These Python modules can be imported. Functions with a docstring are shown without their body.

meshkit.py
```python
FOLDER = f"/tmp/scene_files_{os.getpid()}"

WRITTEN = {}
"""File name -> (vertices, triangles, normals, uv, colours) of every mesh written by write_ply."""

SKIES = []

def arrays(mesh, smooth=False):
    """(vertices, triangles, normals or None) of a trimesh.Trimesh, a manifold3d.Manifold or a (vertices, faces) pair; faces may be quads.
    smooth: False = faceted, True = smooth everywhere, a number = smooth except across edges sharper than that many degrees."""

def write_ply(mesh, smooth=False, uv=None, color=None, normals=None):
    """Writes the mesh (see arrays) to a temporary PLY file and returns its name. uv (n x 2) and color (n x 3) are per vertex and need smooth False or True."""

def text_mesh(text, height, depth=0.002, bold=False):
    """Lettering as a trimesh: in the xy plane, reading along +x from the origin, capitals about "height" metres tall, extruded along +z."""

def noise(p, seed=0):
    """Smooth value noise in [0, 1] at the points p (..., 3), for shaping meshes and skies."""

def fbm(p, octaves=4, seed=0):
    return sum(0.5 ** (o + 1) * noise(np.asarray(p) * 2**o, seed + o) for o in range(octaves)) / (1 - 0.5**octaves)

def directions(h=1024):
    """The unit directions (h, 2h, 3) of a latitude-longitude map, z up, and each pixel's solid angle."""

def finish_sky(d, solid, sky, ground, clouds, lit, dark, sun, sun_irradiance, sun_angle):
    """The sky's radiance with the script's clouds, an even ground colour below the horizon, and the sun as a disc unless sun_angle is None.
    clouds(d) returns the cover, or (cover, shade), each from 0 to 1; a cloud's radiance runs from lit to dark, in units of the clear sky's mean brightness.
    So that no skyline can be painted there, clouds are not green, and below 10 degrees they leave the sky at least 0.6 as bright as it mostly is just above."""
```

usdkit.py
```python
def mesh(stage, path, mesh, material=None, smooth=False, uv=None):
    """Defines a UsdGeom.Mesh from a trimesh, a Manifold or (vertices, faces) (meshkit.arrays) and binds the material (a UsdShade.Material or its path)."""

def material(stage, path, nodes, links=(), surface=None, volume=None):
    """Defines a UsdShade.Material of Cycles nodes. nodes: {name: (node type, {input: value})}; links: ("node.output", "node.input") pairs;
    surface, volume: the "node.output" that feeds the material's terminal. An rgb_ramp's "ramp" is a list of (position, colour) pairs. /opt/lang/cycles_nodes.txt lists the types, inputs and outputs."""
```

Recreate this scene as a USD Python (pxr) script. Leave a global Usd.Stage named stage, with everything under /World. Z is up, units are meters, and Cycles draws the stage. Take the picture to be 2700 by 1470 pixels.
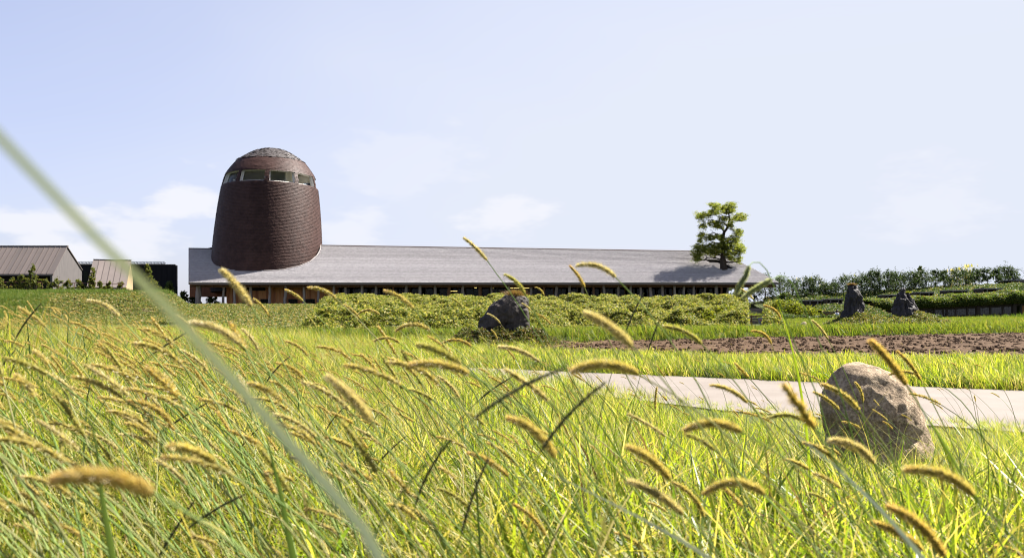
import math, random
import numpy as np, trimesh, usdkit, meshkit
import manifold3d as m3
from shapely.geometry import Polygon, box as sbox
from shapely import affinity
from pxr import Usd, UsdGeom, UsdLux, UsdShade, Sdf, Gf, Vt

stage = Usd.Stage.CreateInMemory()
UsdGeom.SetStageUpAxis(stage, "Z")
UsdGeom.SetStageMetersPerUnit(stage, 1.0)
world = UsdGeom.Xform.Define(stage, "/World")
stage.SetDefaultPrim(world.GetPrim())

# ------------------------------------------------------------------ camera, sky, sun
CAM_Z, FPX, U0, V0 = 1.0, 2100.0, 1350.0, 850.0
cam = UsdGeom.Camera.Define(stage, "/World/camera")
cam.AddTranslateOp().Set(Gf.Vec3d(0, 0, CAM_Z))
cam.AddRotateXOp().Set(90.0)
cam.CreateHorizontalApertureAttr(36.0)
cam.CreateVerticalApertureAttr(36.0 * 557 / 1024)
cam.CreateFocalLengthAttr(28.0)
cam.CreateVerticalApertureOffsetAttr(115.0 / 2700 * 36)
cam.CreateFStopAttr(6.0)
cam.CreateFocusDistanceAttr(6.0)
cam.CreateClippingRangeAttr(Gf.Vec2f(0.03, 20000))
cam.CreateExposureAttr(2.3)

SUN_AZ, SUN_EL = math.radians(67), math.radians(52)      # azimuth from +y towards +x
SUN = np.array([math.sin(SUN_AZ) * math.cos(SUN_EL), math.cos(SUN_AZ) * math.cos(SUN_EL), math.sin(SUN_EL)])
sun = UsdLux.DistantLight.Define(stage, "/World/sun")
sun.CreateIntensityAttr(1.25)
sun.CreateNormalizeAttr(True)
sun.CreateAngleAttr(0.53)
sun.CreateColorAttr(Gf.Vec3f(1.0, 0.945, 0.865))
sun.AddRotateXYZOp().Set(Gf.Vec3f(0, 0, 0))
_z = Gf.Vec3d(*SUN)
_m = Gf.Matrix4d().SetRotate(Gf.Rotation(Gf.Vec3d(0, 0, 1), _z))
sun.ClearXformOpOrder()
sun.AddTransformOp(opSuffix="aim").Set(_m)

def direction(u, v):
    d = np.array([(u - U0) / FPX, 1.0, (V0 - v) / FPX])
    return d / np.linalg.norm(d)

_sky_nodes = {
    "tc": ("texture_coordinate", {}),
    "sky": ("sky_texture", {"sky_type": "single_scattering", "sun_disc": False, "sun_elevation": SUN_EL, "sun_rotation": SUN_AZ,
                            "altitude": 60.0, "air_density": 1.0, "aerosol_density": 2.0, "ozone_density": 2.0}),
    "map": ("mapping", {"scale": (1.0, 1.0, 2.6)}),
    # thin high haze, thicker towards the sun and towards the horizon, slightly uneven
    "dot": ("vector_math", {"math_type": "dot_product", "vector2": tuple(SUN)}),
    "near": ("map_range", {"range_type": "smoothstep", "from_min": -0.10, "from_max": 0.72, "to_min": 0.16, "to_max": 1.0}),
    "sep": ("separate_xyz", {}),
    "low": ("map_range", {"range_type": "smoothstep", "from_min": 0.0, "from_max": 0.42, "to_min": 0.40, "to_max": 0.0}),
    "veil": ("noise_texture", {"scale": 1.7, "detail": 4.0, "roughness": 0.45, "distortion": 0.6}),
    "veilr": ("map_range", {"from_min": 0.3, "from_max": 0.7, "to_min": -0.09, "to_max": 0.09}),
    "zen": ("map_range", {"range_type": "smoothstep", "from_min": 0.28, "from_max": 0.80, "to_min": 1.0, "to_max": 0.12}), "zm": ("math", {"math_type": "multiply"}),
    "cast": ("mix_color", {"blend_type": "multiply", "fac": 1.0, "b": (0.86, 0.755, 0.88), "use_clamp": False}),
    "s1": ("math", {"math_type": "add"}), "s2": ("math", {"math_type": "add", "use_clamp": True}),
    "vc": ("mix_color", {"b": (3.20, 3.40, 3.90), "use_clamp": False}),
    "puff": ("noise_texture", {"scale": 11.0, "detail": 7.0, "roughness": 0.56}),
    "bg": ("background_shader", {"strength": 0.05}),
}
_sky_links = [("tc.generated", "map.vector"), ("map.vector", "veil.vector"), ("veil.fac", "veilr.value"), ("tc.generated", "dot.vector1"), ("dot.value", "near.value"),
              ("tc.generated", "sep.vector"), ("sep.z", "low.value"), ("near.result", "s1.value1"), ("low.result", "s1.value2"), ("s1.value", "s2.value1"), ("veilr.result", "s2.value2"),
              ("sky.color", "cast.a"), ("cast.result", "vc.a"), ("sep.z", "zen.value"), ("s2.value", "zm.value1"), ("zen.result", "zm.value2"), ("zm.value", "vc.fac"), ("map.vector", "puff.vector")]
_last = "vc.result"
# low cumulus: a soft disc of sky broken up by noise
for k, (u, v, r, amt) in enumerate([(480, 515, 0.095, 0.9), (100, 600, 0.13, 0.85), (330, 620, 0.12, 0.8), (1345, 570, 0.10, 0.8), (920, 600, 0.11, 0.65), (1080, 420, 0.16, 0.3),
                                    (2450, 530, 0.13, 0.4), (-700, 580, 0.16, 0.6)]):
    d = direction(u, v)
    _sky_nodes[f"sub{k}"] = ("vector_math", {"math_type": "subtract", "vector2": tuple(d)})
    _sky_nodes[f"scl{k}"] = ("vector_math", {"math_type": "multiply", "vector2": (1.0, 1.0, 1.9)})
    _sky_nodes[f"len{k}"] = ("vector_math", {"math_type": "length"})
    _sky_nodes[f"rng{k}"] = ("map_range", {"from_min": 0.0, "from_max": r, "to_min": 0.34, "to_max": -0.22})
    _sky_nodes[f"add{k}"] = ("math", {"math_type": "add"})
    _sky_nodes[f"cov{k}"] = ("map_range", {"range_type": "smoothstep", "from_min": 0.52, "from_max": 0.72, "to_min": 0.0, "to_max": amt})
    _sky_nodes[f"mix{k}"] = ("mix_color", {"b": (3.75, 3.8, 4.06), "use_clamp": False})
    _sky_links += [("tc.generated", f"sub{k}.vector1"), (f"sub{k}.vector", f"scl{k}.vector1"), (f"scl{k}.vector", f"len{k}.vector1"), (f"len{k}.value", f"rng{k}.value"),
                   (f"rng{k}.result", f"add{k}.value1"), ("puff.fac", f"add{k}.value2"), (f"add{k}.value", f"cov{k}.value"), (f"cov{k}.result", f"mix{k}.fac"), (_last, f"mix{k}.a")]
    _last = f"mix{k}.result"
_sky_links.append((_last, "bg.color"))
sky_mat = usdkit.material(stage, "/World/Looks/sky", _sky_nodes, _sky_links, surface="bg.background")
dome = UsdLux.DomeLight.Define(stage, "/World/sky")
dome.CreateIntensityAttr(1.0)
UsdShade.MaterialBindingAPI.Apply(dome.GetPrim()).Bind(sky_mat)
dome.GetPrim().SetCustomDataByKey("kind", "structure")

# ------------------------------------------------------------------ helpers
rng = np.random.default_rng(7)
L = "/World/Looks/"
used = {}

def numbered(parent, name):
    k = (parent, name)
    n = used.get(k, 0)
    used[k] = n + 1
    return f"{parent}/{name}" if n == 0 else f"{parent}/{name}_{n:03d}"

def say(prim, label=None, cat=None, group=None, kind=None):
    p = prim.GetPrim() if hasattr(prim, "GetPrim") else prim
    for k, t in (("label", label), ("category", cat), ("group", group), ("kind", kind)):
        if t:
            p.SetCustomDataByKey(k, t)
    return prim

def thing(name, label, cat, loc=(0, 0, 0), rz=0.0, group=None, kind=None):
    x = UsdGeom.Xform.Define(stage, numbered("/World", name))
    x.AddTranslateOp().Set(Gf.Vec3d(*map(float, loc)))
    if rz:
        x.AddRotateZOp().Set(float(rz))
    return say(x, label, cat, group, kind)

def path_of(p):
    return "/World" if p is None else (p if isinstance(p, str) else str(p.GetPath()))

def part(parent, name, mesh, mat, smooth=False, tint=None, label=None, kind=None, origin=None):
    """One Mesh prim; origin (when given) is the parent's location, subtracted from world coordinates."""
    if isinstance(mesh, list):
        mesh = join(mesh)
    if hasattr(mesh, "to_mesh"):
        v, f, _ = meshkit.arrays(mesh)
        mesh = (v, f)
    if isinstance(mesh, trimesh.Trimesh):
        mesh = (np.array(mesh.vertices), np.array(mesh.faces))
    v, f = np.asarray(mesh[0], float), np.asarray(mesh[1], int)
    if origin is not None:
        v = v - np.asarray(origin, float)
    m = usdkit.mesh(stage, numbered(path_of(parent), name), (v, f), L + mat, smooth)
    if tint is not None:
        UsdGeom.PrimvarsAPI(m).CreatePrimvar("tint", Sdf.ValueTypeNames.FloatArray, "vertex").Set(Vt.FloatArray.FromNumpy(np.asarray(tint, np.float32)))
    return say(m, label, None, None, kind)

def join(ms):
    vs, fs, n = [], [], 0
    for m in ms:
        if hasattr(m, "to_mesh"):
            v, f, _ = meshkit.arrays(m)
        elif isinstance(m, trimesh.Trimesh):
            v, f = np.array(m.vertices), np.array(m.faces)
        else:
            v, f = np.asarray(m[0], float), np.asarray(m[1], int)
            if f.shape[1] == 4:
                f = np.vstack([f[:, [0, 1, 2]], f[:, [0, 2, 3]]])
        vs.append(v); fs.append(f + n); n += len(v)
    return np.vstack(vs), np.vstack(fs)

BOXF = np.array([[0, 2, 1], [0, 3, 2], [4, 5, 6], [4, 6, 7], [0, 1, 5], [0, 5, 4], [1, 2, 6], [1, 6, 5], [2, 3, 7], [2, 7, 6], [3, 0, 4], [3, 4, 7]])

def bx(x0, x1, y0, y1, z0, z1):
    v = np.array([[x0, y0, z0], [x1, y0, z0], [x1, y1, z0], [x0, y1, z0], [x0, y0, z1], [x1, y0, z1], [x1, y1, z1], [x0, y1, z1]], float)
    return v, BOXF

def beam(p, q, w, h=None, up=(0, 0, 1)):
    p, q = np.asarray(p, float), np.asarray(q, float)
    h = h or w
    d = q - p; n = np.linalg.norm(d); d = d / n
    up = np.asarray(up, float)
    if abs(d @ up) > 0.95:
        up = np.array([0, 1.0, 0])
    s = np.cross(d, up); s /= np.linalg.norm(s); t = np.cross(s, d)
    c = [(-1, -1), (1, -1), (1, 1), (-1, 1)]
    v = np.array([p + s * a * w / 2 + t * b * h / 2 for a, b in c] + [q + s * a * w / 2 + t * b * h / 2 for a, b in c])
    return v, BOXF

def tube(points, radii, sides=6, cap=True):
    p = np.asarray(points, float)
    r = np.broadcast_to(np.asarray(radii, float), (len(p),))
    t = np.gradient(p, axis=0); t /= np.linalg.norm(t, axis=1, keepdims=True) + 1e-12
    ref = np.array([0.0, 1, 0]) if np.abs(t[:, 1]).max() < 0.9 else np.array([1.0, 0.2, 0])
    a = np.cross(t, ref); a /= np.linalg.norm(a, axis=1, keepdims=True) + 1e-12
    b = np.cross(t, a)
    ang = np.arange(sides) * 2 * np.pi / sides
    v = (p[:, None] + r[:, None, None] * (np.cos(ang)[None, :, None] * a[:, None] + np.sin(ang)[None, :, None] * b[:, None])).reshape(-1, 3)
    i, j = np.meshgrid(np.arange(len(p) - 1), np.arange(sides), indexing="ij")
    k = (j + 1) % sides
    q = np.stack([i * sides + j, i * sides + k, (i + 1) * sides + k, (i + 1) * sides + j], -1).reshape(-1, 4)
    f = np.vstack([q[:, [0, 1, 2]], q[:, [0, 2, 3]]])
    if cap:
        n = len(v); v = np.vstack([v, p[:1], p[-1:]]); e = (len(p) - 1) * sides
        f = np.vstack([f, [[n, (x + 1) % sides, x] for x in range(sides)], [[n + 1, e + x, e + (x + 1) % sides] for x in range(sides)]])
    return v, f

def spline(pts, n):
    p = np.asarray(pts, float)
    t = np.concatenate([[0], np.cumsum(np.linalg.norm(np.diff(p, axis=0), axis=1))])
    from scipy.interpolate import PchipInterpolator
    return PchipInterpolator(t, p)(np.linspace(0, t[-1], n))

def at(u, v, y):
    return np.array([(u - U0) / FPX * y, y, CAM_Z + (V0 - v) / FPX * y])

def sstep(t):
    t = np.clip(t, 0, 1)
    return t * t * (3 - 2 * t)

def leaves(c, size, seed, aspect=0.55, flat=0.0, droop=0.0):
    """Rhombic folded leaves, one per centre: (v, f, tint)."""
    r = np.random.default_rng(seed)
    n = len(c)
    size = np.broadcast_to(size, (n,))[:, None] * r.uniform(0.7, 1.3, (n, 1))
    d = r.normal(size=(n, 3)); d[:, 2] *= (1 - flat); d[:, 2] -= droop
    d /= np.linalg.norm(d, axis=1, keepdims=True)
    u = r.normal(size=(n, 3)) + np.array([0, 0, 2.0 * flat])
    s = np.cross(d, u); s /= np.linalg.norm(s, axis=1, keepdims=True)
    up = np.cross(s, d)
    a, b = c - d * size * 0.5, c + d * size * 0.5
    m = c + up * size * 0.06
    v = np.stack([a, m + s * size * aspect * 0.5, b, m - s * size * aspect * 0.5], 1).reshape(-1, 3)
    i = np.arange(n)[:, None] * 4
    f = np.vstack([i + [0, 1, 2], i + [0, 2, 3]])
    return v, f, np.repeat(r.random(n), 4)

def blades(base, length, lean, width, seed, seg=4, curl=0.5):
    """Tapered bent grass blades. base (n,3); lean (n,3) = horizontal bend vector at the tip in units of length."""
    r = np.random.default_rng(seed)
    n = len(base)
    length = np.broadcast_to(length, (n,)); width = np.broadcast_to(width, (n,))
    t = np.linspace(0, 1, seg + 1)
    az = r.uniform(0, 2 * np.pi, n)
    side = np.stack([np.cos(az), np.sin(az), np.zeros(n)], 1)
    bend = t[None, :, None] ** (1.0 + curl)
    rise = t[None, :, None] - 0.32 * np.linalg.norm(lean, axis=1)[:, None, None] * t[None, :, None] ** 2.2
    c = base[:, None] + lean[:, None] * length[:, None, None] * bend + np.array([0, 0, 1.0]) * length[:, None, None] * rise
    w = width[:, None] * np.array([0.75, 1.0, 0.95, 0.7, 0.06])[None, :] if seg == 4 else width[:, None] * np.interp(t, [0, .3, .7, 1], [.8, 1, .75, .06])[None, :]
    w = w * 0.5
    l, rr = c - side[:, None] * w[..., None], c + side[:, None] * w[..., None]
    v = np.stack([l, rr], 2).reshape(n, -1, 3)
    k = np.arange(seg) * 2
    q = np.stack([k, k + 1, k + 3, k + 2], 1)
    f = np.vstack([q[:, [0, 1, 2]], q[:, [0, 2, 3]]])
    F = (np.arange(n)[:, None, None] * (2 * (seg + 1)) + f[None]).reshape(-1, 3)
    return v.reshape(-1, 3), F, np.repeat(r.random(n), 2 * (seg + 1))

def scatter(name, protos, pos, yaw, scale, label, cat, mats, tilt=None, seed=0, kind="stuff", group=None, pick=None):
    """One PointInstancer of clump prototypes."""
    r = np.random.default_rng(seed)
    pi = UsdGeom.PointInstancer.Define(stage, numbered("/World", name))
    base = str(pi.GetPath())
    for k, (v, f, t) in enumerate(protos):
        pm = part(base + "/Prototypes", "clump", (v, f), mats[k % len(mats)], tint=t, smooth=False)
        pi.GetPrototypesRel().AddTarget(pm.GetPath())
    n = len(pos)
    ids = r.integers(0, len(protos), n) if pick is None else pick
    pi.CreateProtoIndicesAttr(Vt.IntArray.FromNumpy(ids.astype(np.int32)))
    pi.CreatePositionsAttr(Vt.Vec3fArray.FromNumpy(np.asarray(pos, np.float32)))
    h = np.broadcast_to(yaw, (n,)) / 2
    qz = np.stack([np.cos(h), np.zeros(n), np.zeros(n), np.sin(h)], 1)          # w x y z
    q = qz
    if tilt is not None:                                                         # tilt (n,2): small rotations about x and y after the yaw
        qx = np.stack([np.cos(tilt[:, 0] / 2), np.sin(tilt[:, 0] / 2), np.zeros(n), np.zeros(n)], 1)
        qy = np.stack([np.cos(tilt[:, 1] / 2), np.zeros(n), np.sin(tilt[:, 1] / 2), np.zeros(n)], 1)
        q = qmul(qy, qmul(qx, qz))
    pi.CreateOrientationsAttr(Vt.QuathArray([Gf.Quath(float(a), float(b), float(c), float(d)) for a, b, c, d in q]))
    s = np.asarray(scale, float)
    s = np.broadcast_to(s[:, None] if s.ndim == 1 else s, (n, 3))
    pi.CreateScalesAttr(Vt.Vec3fArray.FromNumpy(s.astype(np.float32)))
    return say(pi, label, cat, group, kind)

def qmul(a, b):
    w1, x1, y1, z1 = a.T; w2, x2, y2, z2 = b.T
    return np.stack([w1*w2-x1*x2-y1*y2-z1*z2, w1*x2+x1*w2+y1*z2-z1*y2, w1*y2-x1*z2+y1*w2+z1*x2, w1*z2+x1*y2-y1*x2+z1*w2], 1)

# ------------------------------------------------------------------ materials
ALB = 0.74
def dim(c):
    return tuple(x * ALB for x in c)
def mat(name, nodes, links, surface="p.BSDF"):
    return usdkit.material(stage, L + name, nodes, links, surface=surface)

def plain(name, c, rough=0.6, c2=None, scale=3.0, bump=0.0, bscale=30.0, spec=0.3, stretch=(1, 1, 1), metallic=0.0, detail=5.0):
    c, c2 = dim(c), dim(c2 or c)
    nodes = {"g": ("geometry", {}), "m": ("mapping", {"scale": stretch}), "n": ("noise_texture", {"scale": scale, "detail": detail, "roughness": 0.6}),
             "r": ("rgb_ramp", {"ramp": [(0.32, c), (0.68, c2 or c)]}), "p": ("principled_bsdf", {"roughness": rough, "specular_ior_level": spec, "metallic": metallic})}
    links = [("g.position", "m.vector"), ("m.vector", "n.vector"), ("n.fac", "r.fac"), ("r.color", "p.base_color")]
    if bump:
        nodes["bn"] = ("noise_texture", {"scale": bscale, "detail": 6.0, "roughness": 0.6})
        nodes["b"] = ("bump", {"strength": bump, "distance": 0.02})
        links += [("m.vector", "bn.vector"), ("bn.fac", "b.height"), ("b.normal", "p.normal")]
    return mat(name, nodes, links)

def leafy(name, ramp, trans=0.45, gain=1.5, rough=0.55, spec=0.14):
    """Leaf or blade: diffuse with gloss, plus light passing through. 'tint' is the per-leaf value on the mesh."""
    ramp = [(p, dim(c)) for p, c in ramp]
    hi = [(p, tuple(min(0.9, x * gain * g) for x, g in zip(c, (1.15, 1.1, 0.6)))) for p, c in ramp]
    mat(name, {"a": ("attribute", {"attribute": "tint"}), "o": ("object_info", {}), "ad": ("math", {"math_type": "add"}), "fr": ("math", {"math_type": "fraction"}),
               "r": ("rgb_ramp", {"ramp": ramp}), "h": ("rgb_ramp", {"ramp": hi}),
               "p": ("principled_bsdf", {"roughness": rough, "specular_ior_level": spec}), "t": ("translucent_bsdf", {}), "x": ("mix_closure", {"fac": trans})},
        [("a.fac", "r.fac"), ("a.fac", "h.fac"), ("r.color", "p.base_color"), ("h.color", "t.color"), ("p.BSDF", "x.closure1"), ("t.BSDF", "x.closure2")], surface="x.closure")

# foliage
leafy("meadow_green", [(0.0, (0.045, 0.08, 0.008)), (0.35, (0.12, 0.178, 0.013)), (0.7, (0.205, 0.245, 0.02)), (0.88, (0.30, 0.265, 0.055)), (1.0, (0.42, 0.36, 0.18))], 0.5, 2.2, rough=0.45, spec=0.35)
leafy("meadow_straw", [(0.0, (0.13, 0.185, 0.018)), (0.35, (0.25, 0.265, 0.04)), (0.65, (0.38, 0.335, 0.095)), (0.85, (0.47, 0.39, 0.18)), (1.0, (0.50, 0.43, 0.26))], 0.45, 1.6, rough=0.5, spec=0.18)
leafy("meadow_dark", [(0.0, (0.045, 0.085, 0.022)), (0.6, (0.085, 0.13, 0.035)), (1.0, (0.13, 0.16, 0.055))], 0.35, 1.7)
leafy("dead_grass", [(0.0, (0.10, 0.06, 0.03)), (0.5, (0.22, 0.15, 0.075)), (1.0, (0.38, 0.30, 0.18))], 0.3, 1.3)
leafy("lawn_grass", [(0.0, (0.055, 0.095, 0.012)), (0.5, (0.105, 0.15, 0.018)), (0.85, (0.155, 0.18, 0.028)), (1.0, (0.22, 0.19, 0.06))], 0.42, 1.9)
leafy("pale_blade", [(0.0, (0.46, 0.54, 0.50)), (1.0, (0.50, 0.54, 0.44))], 0.10, 1.0, rough=0.5)
leafy("shrub_leaf", [(0.0, (0.05, 0.08, 0.014)), (0.4, (0.125, 0.16, 0.025)), (0.75, (0.24, 0.24, 0.05)), (1.0, (0.38, 0.32, 0.13))], 0.36, 1.7)
leafy("bright_leaf", [(0.0, (0.07, 0.10, 0.012)), (0.5, (0.14, 0.17, 0.018)), (1.0, (0.24, 0.24, 0.03))], 0.4, 1.7)
leafy("cover_leaf", [(0.0, (0.05, 0.08, 0.018)), (0.5, (0.115, 0.15, 0.032)), (0.8, (0.215, 0.20, 0.065)), (1.0, (0.30, 0.21, 0.11))], 0.3, 1.6)
leafy("mound_leaf", [(0.0, (0.03, 0.045, 0.012)), (0.5, (0.07, 0.085, 0.022)), (0.8, (0.12, 0.10, 0.035)), (1.0, (0.15, 0.085, 0.045))], 0.3, 1.5)
leafy("turf_leaf", [(0.0, (0.045, 0.09, 0.012)), (0.6, (0.08, 0.13, 0.018)), (1.0, (0.13, 0.15, 0.03))], 0.4, 1.7)
leafy("hill_leaf", [(0.0, (0.025, 0.052, 0.014)), (0.5, (0.055, 0.095, 0.02)), (0.85, (0.095, 0.13, 0.028)), (1.0, (0.15, 0.15, 0.045))], 0.3, 1.5)
leafy("pine_needle", [(0.0, (0.022, 0.045, 0.018)), (0.6, (0.05, 0.085, 0.028)), (1.0, (0.09, 0.12, 0.04))], 0.22, 1.4)
leafy("young_leaf", [(0.0, (0.05, 0.075, 0.016)), (0.6, (0.10, 0.12, 0.025)), (1.0, (0.19, 0.165, 0.035))], 0.4, 1.5)
leafy("camphor_leaf", [(0.0, (0.055, 0.09, 0.018)), (0.5, (0.13, 0.165, 0.03)), (0.85, (0.215, 0.225, 0.04)), (1.0, (0.30, 0.275, 0.065))], 0.48, 1.9)
leafy("red_leaf", [(0.0, (0.10, 0.055, 0.035)), (0.5, (0.16, 0.09, 0.04)), (1.0, (0.16, 0.15, 0.04))], 0.35, 1.5)
leafy("bristle", [(0.0, (0.30, 0.25, 0.07)), (0.5, (0.47, 0.385, 0.13)), (0.85, (0.62, 0.52, 0.25)), (1.0, (0.52, 0.33, 0.20))], 0.45, 1.4, rough=0.4, spec=.35)
leafy("bristle_straw", [(0.0, (0.40, 0.34, 0.16)), (0.5, (0.56, 0.48, 0.27)), (1.0, (0.68, 0.60, 0.42))], 0.45, 1.3, rough=0.4, spec=.3)
leafy("bristle_rust", [(0.0, (0.28, 0.21, 0.06)), (0.5, (0.45, 0.335, 0.105)), (0.85, (0.59, 0.45, 0.19)), (1.0, (0.50, 0.29, 0.16))], 0.47, 1.42, rough=0.4, spec=.3)
leafy("bristle_green", [(0.0, (0.24, 0.25, 0.06)), (0.5, (0.36, 0.35, 0.10)), (1.0, (0.52, 0.47, 0.20))], 0.45, 1.4, rough=0.4, spec=.3)
leafy("foxtail_far", [(0.0, (0.12, 0.17, 0.04)), (0.06, (0.12, 0.17, 0.04)), (0.09, (0.26, 0.22, 0.06)), (0.5, (0.44, 0.36, 0.12)), (0.85, (0.58, 0.48, 0.22)), (1.0, (0.50, 0.32, 0.19))], 0.45, 1.45, rough=0.4)
leafy("head_core", [(0.0, (0.15, 0.15, 0.03)), (0.6, (0.28, 0.24, 0.06)), (1.0, (0.42, 0.34, 0.12))], 0.25, 1.3)
leafy("green_bristle", [(0.0, (0.22, 0.27, 0.13)), (0.6, (0.36, 0.40, 0.23)), (1.0, (0.52, 0.52, 0.38))], 0.5, 1.5)
leafy("stalk", [(0.0, (0.16, 0.25, 0.06)), (0.6, (0.23, 0.29, 0.09)), (1.0, (0.32, 0.30, 0.14))], 0.3, 1.6)
leafy("spike_seed", [(0.0, (0.05, 0.065, 0.03)), (0.6, (0.08, 0.085, 0.045)), (1.0, (0.15, 0.10, 0.075))], 0.2, 1.3)

plain("soil_meadow", (0.045, 0.05, 0.018), 0.9, (0.085, 0.075, 0.035), 2.5, 0.4, 12, 0.1)
plain("bark", (0.028, 0.021, 0.017), 0.9, (0.06, 0.047, 0.038), 4, 0.6, 14, 0.15, (1, 1, 0.3))
plain("log_grey", (0.17, 0.14, 0.12), 0.8, (0.33, 0.29, 0.26), 2.5, 0.5, 10, 0.15, (3, 3, 0.4))
plain("log_brown", (0.12, 0.06, 0.03), 0.8, (0.2, 0.11, 0.06), 2.5, 0.3, 10, 0.15, (3, 3, 0.4))
plain("beam_wood", (0.09, 0.045, 0.025), 0.7, (0.16, 0.08, 0.045), 2.0, 0.2, 20, 0.2, (0.3, 3, 3))
for _k, (_a, _b) in enumerate([((0.40, 0.155, 0.05), (0.52, 0.23, 0.085)), ((0.32, 0.115, 0.04), (0.43, 0.175, 0.065)), ((0.46, 0.20, 0.075), (0.58, 0.29, 0.12)), ((0.25, 0.09, 0.036), (0.36, 0.145, 0.058))]):
    plain(f"cedar_{'abcd'[_k]}", _a, 0.6, _b, 2.2, 0.2, 20, 0.25, (5, 5, 0.35))
plain("black_wall", (0.006, 0.006, 0.008), 0.8, (0.012, 0.012, 0.014), 1.5, 0.2, 6, 0.12, (4, 4, 0.3))
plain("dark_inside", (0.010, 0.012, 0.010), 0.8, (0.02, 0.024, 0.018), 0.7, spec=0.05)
plain("gable_grey", (0.085, 0.08, 0.08), 0.8, (0.12, 0.11, 0.108), 3.0, 0.2, 20, 0.15, (4, 4, 0.3))
plain("gable_buff", (0.27, 0.20, 0.115), 0.8, (0.36, 0.275, 0.165), 3.0, 0.2, 20, 0.15, (4, 4, 0.3))
for _k, _c in enumerate([(0.125, 0.105, 0.095), (0.138, 0.115, 0.104), (0.115, 0.098, 0.09)]):
    plain(f"metal_roof_{'abc'[_k]}", _c, 0.5, tuple(x * 1.13 for x in _c), 1.2, 0.05, 40, 0.35, (1, 1, 0.4))
plain("metal_trim", (0.10, 0.08, 0.07), 0.45, spec=0.4)
plain("steel_pale", (0.42, 0.43, 0.45), 0.4, spec=0.5)
plain("shingle_dark", (0.032, 0.0145, 0.0115), 0.6, (0.058, 0.029, 0.023), 1.6, 0.2, 22, 0.16)
plain("shingle_edge", (0.015, 0.010, 0.010), 0.8)
plain("dome_shingle", (0.024, 0.019, 0.017), 0.55, (0.065, 0.054, 0.048), 2.4, 0.6, 16, 0.4)
for _k, _c in enumerate([(0.41, 0.392, 0.396), (0.45, 0.43, 0.434), (0.38, 0.362, 0.365), (0.43, 0.414, 0.412)]):
    plain(f"roof_shingle_{'abcd'[_k]}", tuple(x * 0.86 for x in _c), 0.62, tuple(x * 1.14 for x in _c), 3.0, 0.3, 10, 0.22, (1.0, 1.0, 1.0))
plain("roof_deck", (0.035, 0.032, 0.034), 0.9)
plain("white_plaster", (0.60, 0.57, 0.50), 0.8, (0.66, 0.62, 0.54), 1.0, spec=0.2)
plain("white_paint", (0.60, 0.58, 0.55), 0.5, spec=0.4)
plain("rock_dark", (0.014, 0.0115, 0.0095), 0.8, (0.065, 0.052, 0.043), 5.0, 0.9, 14, 0.3, (1.5, 1.5, 0.6))
plain("rock_spire", (0.012, 0.0105, 0.011), 0.65, (0.05, 0.044, 0.045), 3.2, 0.9, 9, 0.2, (2.2, 2.2, 0.5))
plain("stone_step", (0.07, 0.065, 0.055), 0.85, (0.13, 0.115, 0.095), 3.0, 0.5, 12)
plain("stone_pale", (0.25, 0.20, 0.155), 0.9, (0.34, 0.28, 0.22), 6.0, 0.6, 40, 0.15)
plain("skin", (0.42, 0.26, 0.19), 0.6)
plain("cloth_white", (0.70, 0.72, 0.78), 0.8)
plain("cloth_orange", (0.60, 0.14, 0.035), 0.8)
plain("cloth_dark", (0.03, 0.035, 0.05), 0.8)
plain("hair_dark", (0.012, 0.010, 0.009), 0.5)
plain("sign_grey", (0.20, 0.20, 0.21), 0.6)
plain("sign_red", (0.55, 0.05, 0.04), 0.5)
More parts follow.
